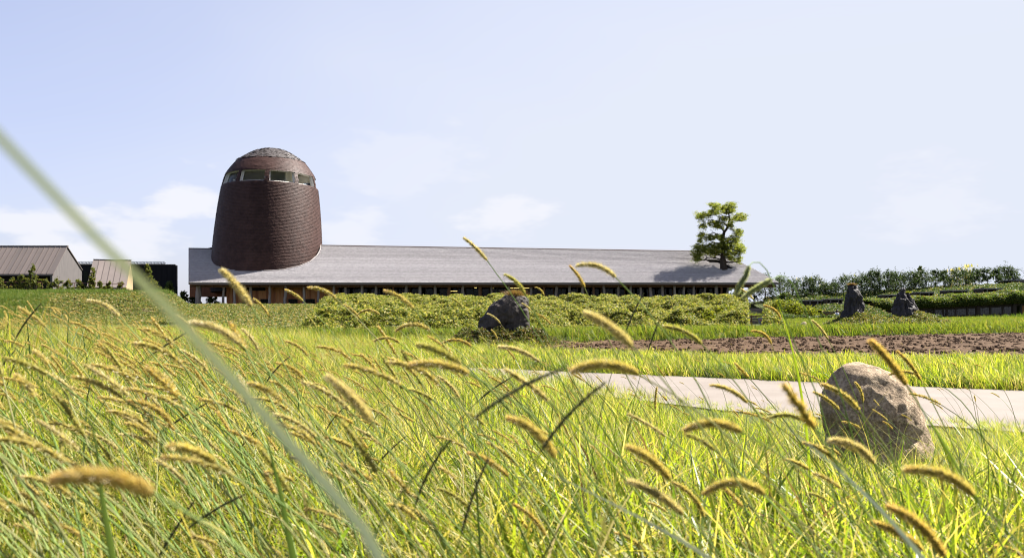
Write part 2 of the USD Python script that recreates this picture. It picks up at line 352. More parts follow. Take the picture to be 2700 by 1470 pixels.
plain("rust_wall", (0.13, 0.065, 0.025), 0.8, (0.19, 0.10, 0.045), 2.0)
plain("board_wall", (0.22, 0.085, 0.025), 0.6, (0.3, 0.13, 0.045), 1.5)
plain("dark_post", (0.028, 0.02, 0.015), 0.7, (0.045, 0.03, 0.022), 3.0)
plain("slate_trim", (0.16, 0.145, 0.14), 0.7, (0.24, 0.22, 0.215), 4.0)
plain("rail_rust", (0.10, 0.035, 0.028), 0.6)
# boulder: pale granite grain
mat("granite", {"g": ("geometry", {}), "n": ("noise_texture", {"scale": 9.0, "detail": 8.0, "roughness": 0.7}), "s": ("noise_texture", {"scale": 55.0, "detail": 4.0, "roughness": 0.75}),
                "m": ("mix_float", {"fac": 0.55}), "r": ("rgb_ramp", {"ramp": [(0.36, (0.048, 0.034, 0.021)), (0.46, (0.165, 0.120, 0.077)), (0.55, (0.27, 0.205, 0.137)), (0.66, (0.42, 0.34, 0.25))]}),
                "b": ("bump", {"strength": 1.0, "distance": 0.03}), "p": ("principled_bsdf", {"roughness": 0.85, "specular_ior_level": 0.2})},
    [("g.position", "n.vector"), ("g.position", "s.vector"), ("n.fac", "m.a"), ("s.fac", "m.b"), ("m.result", "r.fac"), ("r.color", "p.base_color"), ("m.result", "b.height"), ("b.normal", "p.normal")])
mat("concrete", {"g": ("geometry", {}), "n": ("noise_texture", {"scale": 0.9, "detail": 7.0, "roughness": 0.65}), "s": ("noise_texture", {"scale": 60.0, "detail": 3.0, "roughness": 0.7}),
                 "m": ("mix_float", {"fac": 0.4}), "r": ("rgb_ramp", {"ramp": [(0.28, (0.084, 0.070, 0.058)), (0.5, (0.120, 0.104, 0.090)), (0.72, (0.146, 0.129, 0.114))]}),
                 "b": ("bump", {"strength": 0.5, "distance": 0.006}), "p": ("principled_bsdf", {"roughness": 0.85, "specular_ior_level": 0.2})},
    [("g.position", "n.vector"), ("g.position", "s.vector"), ("n.fac", "m.a"), ("s.fac", "m.b"), ("m.result", "r.fac"), ("r.color", "p.base_color"), ("s.fac", "b.height"), ("b.normal", "p.normal")])
mat("plowed_soil", {"g": ("geometry", {}), "n": ("noise_texture", {"scale": 3.0, "detail": 8.0, "roughness": 0.75}), "r": ("rgb_ramp", {"ramp": [(0.3, (0.028, 0.016, 0.008)), (0.5, (0.052, 0.031, 0.017)), (0.72, (0.09, 0.059, 0.034))]}),
                    "b": ("bump", {"strength": 0.8, "distance": 0.05}), "p": ("principled_bsdf", {"roughness": 0.95, "specular_ior_level": 0.1})},
    [("g.position", "n.vector"), ("n.fac", "r.fac"), ("r.color", "p.base_color"), ("n.fac", "b.height"), ("b.normal", "p.normal")])
# the ground sheet: colour follows what grows or lies there
mat("ground_mix", {"a": ("attribute", {"attribute": "tint"}), "g": ("geometry", {}), "n": ("noise_texture", {"scale": 1.3, "detail": 8.0, "roughness": 0.7}),
                   "r1": ("rgb_ramp", {"ramp": [(0.35, (0.0259, 0.0355, 0.0104)), (0.65, (0.0518, 0.0629, 0.0192))]}), "r2": ("rgb_ramp", {"ramp": [(0.35, (0.0740, 0.0518, 0.0333)), (0.65, (0.1406, 0.0999, 0.0629))]}),
                   "x": ("mix_color", {}), "b": ("bump", {"strength": 0.6, "distance": 0.08}), "p": ("principled_bsdf", {"roughness": 0.95, "specular_ior_level": 0.1})},
    [("g.position", "n.vector"), ("n.fac", "r1.fac"), ("n.fac", "r2.fac"), ("a.fac", "x.fac"), ("r1.color", "x.a"), ("r2.color", "x.b"), ("x.result", "p.base_color"), ("n.fac", "b.height"), ("b.normal", "p.normal")])
def pane(name, tintc, ior=1.22):
    mat(name, {"t": ("transparent_bsdf", {"color": tintc}), "g": ("glossy_bsdf", {"color": (0.9, 0.95, 1.0), "roughness": 0.03}), "f": ("fresnel", {"IOR": ior}), "x": ("mix_closure", {})},
        [("f.fac", "x.fac"), ("t.BSDF", "x.closure1"), ("g.BSDF", "x.closure2")], surface="x.closure")
pane("window_glass", (0.45, 0.5, 0.47))
pane("field_glass", (0.6, 0.6, 0.5), 1.6)
pane("clear_glass", (0.92, 0.95, 0.93))
mat("lamp_glow", {"e": ("emission", {"color": (1.0, 0.62, 0.22), "strength": 2.2})}, [], surface="e.emission")

# ------------------------------------------------------------------ terrain
P0, NRM = np.array([7.4, 11.5]), np.array([-0.517, -0.856])      # far edge of the path and the direction towards the camera
ROAD_W = 6.0
def road_q(x, y):
    return (x - P0[0]) * NRM[0] + (y - P0[1]) * NRM[1]
def field_far(x):
    return 29.0 + 0.5 * np.maximum(x, 0) - 0.02 * np.minimum(x + 8, 0)
def field_near(x):
    return np.interp(x, [-12, -6, 0.6, 6.5, 13.5, 30], [28.8, 27.6, 24.4, 20.2, 19.6, 20.5])
def bank_foot(x):
    return np.interp(x, [-18, -9, -2, 6], [40, 41, 46, 57.5])
def facade_y(x):
    return 82.0 + (x - 38.0) / (48.9 - 38.0) * (76.0 - 82.0)
def s_along(x, y):
    return (x - P0[0]) * 0.856 + (y - P0[1]) * -0.517
def grown(s):
    """How far the meadow has grown in over the path, along its length."""
    return np.interp(s, [-14, -11, -3, 3, 7], [40.0, 5.7, 1.7, 0.9, 0.0])
def meadow_q(x, y):
    """Distance in from the meadow's edge: the path, and beyond the path's far end the left bank."""
    return road_q(x, y) + grown(s_along(x, y))
def noise2(x, y, s, seed=0, oct=3):
    return meshkit.fbm(np.stack([x / s, y / s, np.zeros_like(x)], -1), oct, seed) - 0.5
def H(x, y):
    x, y = np.broadcast_arrays(np.asarray(x, float), np.asarray(y, float))
    base = np.clip(0.012 * (y - 12), 0, 0.45)
    q = road_q(x, y)
    near = 0.33 * sstep((q - ROAD_W - 2.0) / 4.6)
    left = 0.42 * sstep((-x - 0.3) / 5.0) * sstep((34 - y) / 14) * np.maximum(sstep((q - 3.0) / 6.0), sstep((-x - 4.5) / 3.5))
    z = base + near + left * (1 - 0.3 * near)
    ff = field_far(x)
    terrace = 0.5 + 0.0085 * np.maximum(x, 0)
    z = z + (terrace - z) * sstep((y - ff) / 0.7) * (y > ff - 0.01)
    # bank below the long hall
    yf = bank_foot(x)
    hall = terrace + (2.72 - terrace) * np.clip((y - yf) / (82.5 - yf), 0, 1) ** 1.25
    z = np.where(y > yf, hall, z)
    # left hill
    w = sstep((-0.402 * y - x) / 2.4) * sstep((x + 160) / 60)
    hl = 0.45 + 3.05 * sstep((y - 53) / 17) + 0.25 * sstep((y - 70) / 7)
    z = z + np.maximum(hl - z, 0) * w
    # right hill: foot to crest, a cliff behind the facade where the sheltered house stands
    crest = np.interp(x, [22, 25.5, 28, 41, 49, 56, 60, 64], [2.9, 2.9, 3.4, 4.3, 4.7, 5.0, 4.5, 2.7])
    slope = 0.72 + (crest - 0.72) * np.clip((y - 72.5) / 17.5, 0, 1) ** 0.85
    fy = facade_y(x)
    lipz = np.interp(x, [37, 49], [2.9, 3.6])
    behind = lipz + (crest - lipz) * sstep((y - fy - 1.0) / 13) ** 0.8
    house = 0.9 + (behind - 0.9) * sstep((y - fy - 0.5) / 0.5)
    wr = sstep((x - 36.4) / 1.0)
    right = slope * (1 - wr) + house * wr
    z = z + (np.where(y > 66, np.maximum(right, 0.5), z) - z) * sstep((x - 23.0) / 3.5) * sstep((y - 66) / 6)
    # mounds under the standing rocks
    for mx, my, r, h in ((-0.25, 27.2, 2.3, 0.36), (20.9, 48.0, 2.4, 0.92), (24.5, 48.6, 2.7, 0.84)):
        z = z + h * np.exp(-(((x - mx) ** 2 + (y - my) ** 2) / (r * 0.62) ** 2))
    z = z + noise2(x, y, 1.1, 3) * 0.10 * sstep((np.abs(y - 10) - 4) / 10) * (np.abs(q - ROAD_W / 2) > ROAD_W / 2 + 0.5)
    rear = sstep((y - 108) / 60)
    return z * (1 - rear) + 0.6 * rear

def hit(u, v, y0=3.0, y1=110.0):
    """Where the sight line through a pixel of the photograph meets the ground."""
    ys = np.arange(y0, y1, 0.05)
    p = np.stack([(u - U0) / FPX * ys, ys, CAM_Z + (V0 - v) / FPX * ys], 1)
    below = np.nonzero(p[:, 2] < H(p[:, 0], p[:, 1]))[0]
    return p[below[0]] if len(below) else p[-1]

xs = np.unique(np.concatenate([[-3000, -1500, -700, -350, -200, -140, -110], np.arange(-90, -12, 0.5), np.arange(-12, 14, 0.25), np.arange(14, 75, 0.5), [80, 95, 120, 160, 240, 400, 800, 1500, 3000]]))
ys = np.unique(np.concatenate([[-300, -100, -40, -15, -6, -3], np.arange(-2, 26, 0.25), np.arange(26, 46, 0.3), np.arange(46, 112, 0.45), np.arange(112, 170, 4), [200, 300, 500, 1000, 2000, 5000]]))
X, Y = np.meshgrid(xs, ys)
Z = H(X, Y)
soil = 0.85 * sstep((Y - 68) / 2) * sstep((84 - Y) / 2) * sstep((-9 - X) / 2) * sstep((X + 31) / 3) + 0.6 * sstep((Y - 52) / 4) * sstep((-24 - X) / 4) * sstep((75 - Y) / 3) * sstep((X + 43) / 3)
nx, ny = len(xs), len(ys)
i, j = np.meshgrid(np.arange(ny - 1), np.arange(nx - 1), indexing="ij")
q = np.stack([i * nx + j, i * nx + j + 1, (i + 1) * nx + j + 1, (i + 1) * nx + j], -1).reshape(-1, 4)
gv = np.stack([X, Y, Z], -1).reshape(-1, 3)
say(part(None, "ground", (gv, np.vstack([q[:, [0, 1, 2]], q[:, [0, 2, 3]]])), "ground_mix", True, np.clip(soil.ravel(), 0, 1)), "green and brown ground running under meadow, banks and buildings", "ground", kind="structure")

def sheet(name, inside, x0, x1, y0, y1, step, lift, m, label, cat, disp=None):
    gx, gy = np.arange(x0, x1, step), np.arange(y0, y1, step)
    A, B = np.meshgrid(gx, gy)
    C = H(A, B) + lift + (disp(A, B) if disp else 0)
    n = len(gx)
    i, j = np.meshgrid(np.arange(len(gy) - 1), np.arange(n - 1), indexing="ij")
    q = np.stack([i * n + j, i * n + j + 1, (i + 1) * n + j + 1, (i + 1) * n + j], -1).reshape(-1, 4)
    ok = inside(A.ravel(), B.ravel())
    q = q[ok[q].all(1)]
    v, f = np.stack([A, B, C], -1).reshape(-1, 3), np.vstack([q[:, [0, 1, 2]], q[:, [0, 2, 3]]])
    keep = np.unique(f); new = np.zeros(len(v), int); new[keep] = np.arange(len(keep))
    return say(part(None, name, (v[keep], new[f]), m, True), label, cat, kind="structure")

# path: a band of concrete slabs along its own direction
along = np.array([0.856, -0.517])
pv, pf = [], []
ss, ww = np.arange(-12.6, 26, 0.4), np.linspace(0, 1, 16)
S_, W_ = np.meshgrid(ss, ww, indexing="ij")
W_ = W_ * np.clip(ROAD_W + 0.5 - grown(S_), 0.25, ROAD_W)
PX, PY = P0[0] + along[0] * S_ + NRM[0] * W_, P0[1] + along[1] * S_ + NRM[1] * W_
PZ = H(PX, PY) + 0.02
n_ = len(ww)
i, j = np.meshgrid(np.arange(len(ss) - 1), np.arange(n_ - 1), indexing="ij")
q = np.stack([i * n_ + j, i * n_ + j + 1, (i + 1) * n_ + j + 1, (i + 1) * n_ + j], -1).reshape(-1, 4)
top = np.stack([PX, PY, PZ], -1).reshape(-1, 3)
edge = [(np.vstack([np.stack([PX[:, k], PY[:, k], PZ[:, k]], 1), np.stack([PX[:, k], PY[:, k], PZ[:, k] - 0.3], 1)]),
         np.array([[a, a + 1, len(ss) + a + 1, len(ss) + a] for a in range(len(ss) - 1)])) for k in (0, n_ - 1)]
say(part(None, "path", join([(top, q)] + edge), "concrete"), "broad pale concrete path crossing behind the meadow grass", "path", kind="structure")

sheet("plowed_field", lambda x, y: (y > field_near(x) + 0.5 * noise2(x, y, 1.5, 5)) & (y < field_far(x) - 0.05 + 0.4 * noise2(x, y, 1.2, 6)) & (np.hypot(x + 0.25, y - 27.2) > 2.0), -12, 34, 19, 46, 0.13, 0.06, "plowed_soil",
      "strip of freshly ploughed brown soil before the right-hand lawn", "field",
      lambda x, y: -0.12 + 0.12 * np.clip(np.minimum(y - field_near(x) - 0.5 * noise2(x, y, 1.5, 5), field_far(x) - y) / 0.5, 0, 1) + 0.22 * noise2(x, y, 0.5, 9, 4) + 0.10 * noise2(x, y, 0.16, 10, 2))

# ------------------------------------------------------------------ the long hall
YE, DR = 85.0, 8.5
def u2x(u, y):
    return (u - U0) / FPX * y
EAVE_Z = CAM_Z + (V0 - 744) / FPX * YE
hall = thing("long_hall", "long low hall with grey shingle roof, log columns and cedar-boarded end behind the bank", "building")
def ridge_z(u):
    v = np.interp(u, [400, 498, 570, 575, 846, 1400, 1830, 2100], [655, 656, 657, 646.5, 648, 656.5, 663, 667])
    return CAM_Z + (V0 - v) / FPX * (YE + DR)
# roof coordinates: p = picture column (a straight sloping line on the roof), s = 0 at the eave .. 1 at the ridge
def roof_pt(p, s, lift=0.0):
    p, s = np.asarray(p, float), np.asarray(s, float)
    y = YE + DR * s
    x = (p - U0) / FPX * (YE + DR * s * 0.999)
    z = EAVE_Z + (ridge_z(p) - EAVE_Z) * s
    n = np.array([0, -0.477, 0.879])
    return np.stack([x, y, z], -1) + np.asarray(lift, float)[..., None] * n
def v2s(v, u):       # a point of the photograph on the roof
    zr = (ridge_z(u) - EAVE_Z)
    k = (V0 - v) / FPX
    return (k * YE - (EAVE_Z - CAM_Z)) / (zr - k * DR)
outline = Polygon([(498, -0.012), (2054, -0.012), (1897, 1.0), (498, 1.0)])
hole_uv = [(1858, 684), (1898, 686), (1934, 708), (1893, 708)]
hole = Polygon([(u, float(v2s(v, u))) for u, v in hole_uv])
tow = [(569, 1.05)] + [(u, float(v2s(v, u))) for u, v in [(572, 668), (585, 682), (604, 695), (630, 706), (660, 712), (700, 715), (745, 712), (790, 702), (818, 690), (836, 674), (844, 660)]] + [(846, 1.05)]
tower_cut = Polygon(tow).buffer(-0.0)
roof = part(hall, "roof", [(np.vstack([roof_pt(np.array([498., 2054, 1897, 498]), np.array([0., 0, 1, 1]), np.full(4, -0.28)), roof_pt(np.array([498., 2054, 1897, 498]), np.array([0., 0, 1, 1]), np.full(4, -0.10))]), BOXF)] if False else
            [(lambda a, b: (np.vstack([a, b]), np.vstack([BOXF[2:]])))(roof_pt(np.array([498., 2054, 1897, 498]), np.array([0., 0, 1, 1]), np.full(4, -0.26)), roof_pt(np.array([498., 2054, 1897, 498]), np.array([0., 0, 1, 1]), np.full(4, -0.2)))], "roof_deck")
NC = 36
edges = np.linspace(-0.012, 1.0, NC + 1)
rr = np.random.default_rng(3)
for k in range(NC):
    band = sbox(400, edges[k], 2200, edges[k + 1]).intersection(outline).difference(hole).difference(tower_cut)
    for g in getattr(band, "geoms", [band]):
        if g.area < 1e-4:
            continue
        # split along the length into runs of shingles of slightly different lift
        x0, _, x1, _ = g.bounds
        ms = []
        cuts = np.arange(x0, x1 + 24, 24)
        for c0, c1 in zip(cuts[:-1], cuts[1:]):
            gg = sbox(c0, -1, c1, 2).intersection(g)
            for h in getattr(gg, "geoms", [gg]):
                if h.area < 1e-5 or h.geom_type != "Polygon":
                    continue
                m = trimesh.creation.triangulate_polygon(h, engine="earcut")
                v2, f2 = m
                low = (v2[:, 1] - edges[k]) / (edges[k + 1] - edges[k])
                dl = rr.uniform(-0.003, 0.003)
                topv = roof_pt(v2[:, 0], v2[:, 1], 0.085 * (1 - low) + dl)
                botv = roof_pt(v2[:, 0], v2[:, 1], np.full(len(v2), -0.03))
                n = len(v2)
                # side walls along the outline
                ring = [a for a in range(n)]
                ed = trimesh.Trimesh(np.column_stack([v2, np.zeros(n)]), f2, process=False)
                und = ed.edges[trimesh.grouping.group_rows(ed.edges_sorted, require_count=1)]
                side = np.array([[b, a, a + n] for a, b in und] + [[b, a + n, b + n] for a, b in und])
                fl = f2 if np.cross(topv[f2[0, 1]] - topv[f2[0, 0]], topv[f2[0, 2]] - topv[f2[0, 0]])[2] > 0 else f2[:, ::-1]
                ms.append((np.vstack([topv, botv]), np.vstack([fl, side])))
        if ms:
            part(roof, "shingle_course", ms, f"roof_shingle_{'abcd'[rr.integers(4)]}")
def roof_line(p0, p1, s, lift, n=14):
    p = np.linspace(p0, p1, n)
    return roof_pt(p, np.full(n, s), np.full(n, lift))
part(hall, "ridge_cap", [tube(roof_line(498, 573, 1.005, 0.0, 4), 0.12, 6), tube(roof_line(846, 1897, 1.005, 0.0), 0.12, 6)], "metal_trim", True)
eave = roof_line(498, 2054, -0.012, -0.10)
part(hall, "eave_board", [beam(eave[a], eave[a + 1], 0.10, 0.2) for a in range(len(eave) - 1)], "metal_trim")
part(hall, "verge_board", beam(roof_pt(497.5, 0.0, np.array(-0.12)), roof_pt(497.5, 1.0, np.array(-0.12)), 0.08, 0.26), "metal_trim")
XL, XR = u2x(498, YE), u2x(1945, YE)
# back slope, hip and soffit close the roof
b0, b1 = roof_pt(np.array([498., 1897]), np.array([1., 1.]), np.array([0., 0]))
back = np.array([b0, b1, [u2x(2054, YE), 103, EAVE_Z], [XL - 4, 103, EAVE_Z]])
hipc = np.array([roof_pt(2054., 0.0, np.array(0.)), [u2x(2054, YE), 103, EAVE_Z], b1])
part(hall, "rear_slope", [(np.vstack([back, back - [0, 0, 0.2]]), np.array([[0, 1, 2], [0, 2, 3], [4, 6, 5], [4, 7, 6]])), (hipc, np.array([[0, 1, 2]]))], "roof_shingle_b")
part(hall, "soffit", bx(u2x(500, YE), u2x(2046, YE), YE + 0.05, YE + 2.6, EAVE_Z - 0.30, EAVE_Z - 0.22), "beam_wood")
part(hall, "wall_plate", beam([u2x(502, YE + 0.9), YE + 0.9, EAVE_Z - 0.40], [u2x(2046, YE + 0.9), YE + 0.9, EAVE_Z - 0.40], 0.22, 0.2), "beam_wood")
for p in range(510, 2040, 24):
    part(hall, "rafter", beam([u2x(p, YE), YE + 0.12, EAVE_Z - 0.30], [u2x(p, YE), YE + 2.4, EAVE_Z - 0.30], 0.09, 0.14), "beam_wood")
FL = 2.72
# log columns
cols = [(523, .36, 0), (588, .16, 0), (618, .17, 0), (661, .18, 0), (711, .19, 0), (752, .19, 0), (801, .17, 0), (840, .17, 0), (881, .18, 0), (910, .19, 1), (956, .19, 0), (991, .17, 0), (1037, .13, 1), (1072, .2, 0), (1106, .22, 0),
        (1148, .19, 1), (1184, .23, 1), (1222, .2, 1), (1266, .19, 1), (1296, .15, 0), (1342, .16, 0), (1372, .17, 1), (1400, .17, 0), (1435, .17, 1), (1466, .19, 0), (1501, .19, 0), (1536, .2, 0), (1566, .15, 1), (1593, .18, 0), (1629, .18, 1),
        (1662, .16, 0), (1690, .17, 0), (1717, .2, 0), (1747, .18, 0), (1779, .17, 0), (1803, .17, 0), (1829, .16, 0), (1859, .17, 0), (1888, .22, 0), (1902, .14, 1), (1919, .14, 1), (1938, .15, 1), (1958, .15, 0)]
for u, r, brown in cols:
    x, y = u2x(u, YE + 0.9), YE + 0.9
    zs = np.linspace(FL - 0.3, EAVE_Z - 0.3, 8)
    wob = np.cumsum(rr.normal(0, 0.028, (8, 2)), 0)
    rad = 0.84 * r * (1.12 - 0.2 * np.linspace(0, 1, 8)) * rr.uniform(0.9, 1.12, 8)
    v, f = tube(np.column_stack([x + wob[:, 0] - wob[:, 0].mean(), y + wob[:, 1], zs]), rad, 9)
    part(hall, "column", (v, f), "log_brown" if (brown and rr.random() < 0.5) else "log_grey", True)
# cedar boarding at the left end, dark windows low in it
YW = YE + 2.6
xw0, xw1 = u2x(602, YW), u2x(890, YW)
vents = [(641, 650), (688, 708), (760, 783), (807, 829)]
nb = 58
bw = (xw1 - xw0) / nb
vent_z0, vent_z1 = FL + 0.05, FL + 0.88
wall = part(hall, "boarded_wall", bx(xw0, xw1, YW + 0.05, YW + 0.2, FL - 0.4, EAVE_Z + 0.9), "cedar_d")
for k in range(nb):
    a, b = xw0 + k * bw + 0.008, xw0 + (k + 1) * bw - 0.008
    mid = (a + b) / 2 / YW * FPX + U0
    z0 = FL - 0.3
    for u0, u1 in vents:
        if u0 - 1 < mid < u1 + 1:
            z0 = vent_z1
    part(wall, "plank", bx(a, b, YW + rr.uniform(-0.012, 0.004), YW + 0.048, z0, EAVE_Z + 0.5), f"cedar_{'abcd'[rr.integers(4)]}")
for u0, u1 in vents:
    x0, x1 = u2x(u0, YW), u2x(u1, YW)
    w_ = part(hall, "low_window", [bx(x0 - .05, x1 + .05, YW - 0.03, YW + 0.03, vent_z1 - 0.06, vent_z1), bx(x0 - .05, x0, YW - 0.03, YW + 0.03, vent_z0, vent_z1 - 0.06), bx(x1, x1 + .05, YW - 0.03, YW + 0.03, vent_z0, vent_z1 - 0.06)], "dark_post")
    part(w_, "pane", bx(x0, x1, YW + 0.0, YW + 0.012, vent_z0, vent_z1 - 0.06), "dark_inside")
    part(w_, "mullion", [bx(x0 + (x1 - x0) * t - .012, x0 + (x1 - x0) * t + .012, YW - 0.02, YW - 0.002, vent_z0, vent_z1 - 0.06) for t in (0.25, 0.5, 0.75)], "dark_post")
# porch: side wall, open to the back
part(hall, "porch_wall", bx(xw0 - 0.2, xw0 - 0.02, YW, YW + 9, FL - 0.4, EAVE_Z + 0.6), "cedar_b")
part(hall, "porch_screen", [bx(u2x(500, YW + 3.5), u2x(500, YW + 3.5) + 0.8, YW + 3.5, YW + 3.6, FL + 1.2, EAVE_Z + 1.5), bx(u2x(500, YW + 5), xw0 - 0.22, YW + 6, YW + 6.1, FL + 1.3, EAVE_Z + 2.5)], "cedar_d")
part(hall, "porch_floor", bx(u2x(500, YW), xw0 - 0.25, YW - 1.5, YW + 9, FL - 0.05, FL + 0.02), "stone_step")
# glazed gallery
xg0, xg1 = xw1, u2x(1912, YW)
pts_u = np.arange(891, 1912, 21.0)
for k in range(len(pts_u) - 1):
    x0, x1 = u2x(pts_u[k], YW), u2x(pts_u[k + 1], YW)
    w_ = part(hall, "window", [bx(x0, x0 + 0.07, YW + 0.02, YW + 0.12, FL - 0.2, EAVE_Z - 0.2), bx(x0 + .07, x1, YW + 0.03, YW + 0.11, FL + 0.02, FL + 0.1)], "log_brown" if k % 3 == 0 else "dark_post")
    part(w_, "pane", bx(x0 + 0.07, x1, YW + 0.06, YW + 0.07, FL + 0.1, EAVE_Z - 0.1), "window_glass")
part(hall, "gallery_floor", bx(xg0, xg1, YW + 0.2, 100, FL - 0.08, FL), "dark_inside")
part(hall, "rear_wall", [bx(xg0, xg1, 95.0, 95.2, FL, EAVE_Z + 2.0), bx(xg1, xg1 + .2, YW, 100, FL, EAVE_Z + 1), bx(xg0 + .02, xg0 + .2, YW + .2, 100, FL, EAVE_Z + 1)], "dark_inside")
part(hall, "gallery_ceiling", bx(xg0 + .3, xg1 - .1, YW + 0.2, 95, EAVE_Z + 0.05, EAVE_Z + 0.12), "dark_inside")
for u in (1008, 1060, 1262, 1700):
    x = u2x(u, 91)
    part(hall, "inner_post", bx(x - .15, x + .15, 90.9, 91.1, FL, EAVE_Z), "dark_post")
for u0, u1, v in [(1188, 1206, 767), (1251, 1257, 758), (1300, 1302, 759), (1345, 1403, 759)]:
    a, b = at(u0, v, 91), at(u1, v, 91)
    part(hall, "strip_lamp", beam(a, b, 0.05, 0.05), "lamp_glow")
for u in (914, 922, 930, 938, 1010, 1016, 1110, 1117, 1124, 1132):
    p = at(u, 754 + (u % 3), 91)
    s = trimesh.creation.icosphere(1, 0.045); s.apply_translation(p)
    part(hall, "pendant_lamp", s, "lamp_glow")
# hole in the roof where the tree grows: dark boarded sides and floor
hp = np.array([roof_pt(u, float(v2s(v, u)), np.array(-0.02)) for u, v in hole_uv])
low = hp.copy(); low[:, 2] = EAVE_Z - 0.15; low[:2, 1] -= 0.3
sides = []
for a in range(4):
    b = (a + 1) % 4
    sides.append((np.array([hp[a], hp[b], low[b], low[a]]), np.array([[0, 1, 2], [0, 2, 3], [0, 2, 1], [0, 3, 2]])))
part(hall, "roof_well", sides, "dark_post")

# ------------------------------------------------------------------ the domed tower
TY = 93.5
def tcx(z):
    return u2x(707, TY) + 0.45 * (np.asarray(z) - 9.6) / 11.5
prof_v = np.array([720, 655, 616, 567, 518, 485, 465, 452, 429])
prof_r = np.array([139.5, 138, 135.5, 131, 125, 119.5, 112.5, 104.5, 86.5]) * TY / FPX
prof_z = CAM_Z + (V0 - prof_v) / FPX * TY
cap_v = np.array([430, 424, 413, 403, 396, 392.5])
cap_r = np.array([88.5, 79.5, 64, 47, 28, 0.3]) * TY / FPX
cap_z = CAM_Z + (V0 - cap_v) / FPX * TY
from scipy.interpolate import PchipInterpolator
RP = PchipInterpolator(prof_z, prof_r)
CP = PchipInterpolator(cap_z, cap_r)
WZ0, WZ1 = 16.72, 18.02
mull = [math.radians(13 + 36 * k) for k in range(-5, 5)]
half = math.radians(2.3)
def tpt(a, z, r):
    a, z, r = np.broadcast_arrays(np.asarray(a, float), np.asarray(z, float), np.asarray(r, float))
    return np.stack([tcx(z) + r * np.sin(a), TY - r * np.cos(a), z], -1)
def in_window(a, z0, z1):
    """Whether a shingle centred at angle a between z0 and z1 lies in an opening."""
    if z1 <= WZ0 + 0.01 or z0 >= WZ1 - 0.01:
        return False
    d = (a - mull[0] + half) % math.radians(36)
    return d > 2 * half
tower = thing("domed_tower", "dark brown shingled round tower with domed top rising through the long roof", "tower")
ang = []
for m in mull:
    ang += [m - half, m + half] + [m + half + (math.radians(36) - 2 * half) * t / 6 for t in range(1, 6)]
ang = np.sort(np.array(ang))
zs = np.unique(np.concatenate([np.linspace(4.5, WZ0, 16), [WZ0, WZ1], np.linspace(WZ1, prof_z[-1], 4)]))
def shell(rf, zs, skip=True):
    A, Zg = np.meshgrid(ang, zs)
    v = tpt(A, Zg, rf(Zg)).reshape(-1, 3)
    n = len(ang); f = []
    for i in range(len(zs) - 1):
        for j in range(n):
            j2 = (j + 1) % n
            mid = ang[j] + ((ang[j2] - ang[j]) % (2 * math.pi)) / 2
            if skip and in_window(mid, zs[i], zs[i + 1]):
                continue
            f.append([i * n + j, i * n + j2, (i + 1) * n + j2, (i + 1) * n + j])
    return v, np.array(f)
TH = 0.42
wall = part(tower, "wall", shell(lambda z: RP(np.clip(z, prof_z[0], prof_z[-1])) - 0.06, zs), "shingle_edge", True)
iv, if_ = shell(lambda z: RP(np.clip(z, prof_z[0], prof_z[-1])) - TH, zs[zs >= 15.5])
dome_in = trimesh.creation.icosphere(3, 1.0)
dv = np.array(dome_in.vertices); dff = np.array(dome_in.faces)
keep = (dv[dff][:, :, 2] > -0.02).all(1)
dv = dv * [3.45, 3.45, 1.7] + [float(tcx(19)), TY, 18.35]
part(tower, "inner_lining", [(iv, if_[:, ::-1]), (dv, dff[keep][:, ::-1]), (lambda c: (c[0], c[1]))((tpt(np.linspace(0, 2 * np.pi, 40, endpoint=False), 16.2, 5.0), np.array([[0, a, a + 1] for a in range(1, 39)])))], "white_plaster", True)
rs = np.random.default_rng(11)
NR = 92
courses = np.linspace(4.9, float(prof_z[-1]) + 0.02, NR + 1)
sv, sf = [], []
for k in range(NR):
    z0, z1 = courses[k], courses[k + 1]
    zc = min(z1, prof_z[-1])
    r0, r1 = float(RP(np.clip(z0, prof_z[0], prof_z[-1]))), float(RP(np.clip(zc, prof_z[0], prof_z[-1])))
    n = 150
    off = rs.random() * 0.05
    for a in range(n):
        a0 = 2 * math.pi * a / n + off
        a1 = a0 + 2 * math.pi / n * 0.985
        am = (a0 + a1) / 2
        if math.cos(am) < -0.35 or in_window(am, z0 + 0.05, z1 - 0.05):
            continue
        l0, l1 = rs.uniform(0.036, 0.05), rs.uniform(-0.004, 0.004)
        tw = rs.normal(0, 0.0035)
        zj = rs.normal(0, 0.003)
        p = [tpt(a0, z0 + zj, r0 + l0 + tw), tpt(a1, z0 + zj, r0 + l0 - tw), tpt(a1, z1 + 0.02, r1 + l1), tpt(a0, z1 + 0.02, r1 + l1), tpt(a0, z0 + zj, r0 - 0.05), tpt(a1, z0 + zj, r0 - 0.05)]
        b = len(sv) * 6
        sv.append(p)
        sf += [[b, b + 1, b + 2], [b, b + 2, b + 3], [b, b + 4, b + 5], [b, b + 5, b + 1], [b, b + 3, b + 4], [b + 1, b + 5, b + 2]]
part(wall, "shingle", (np.array(sv).reshape(-1, 3), np.array(sf)), "shingle_dark", kind="stuff")
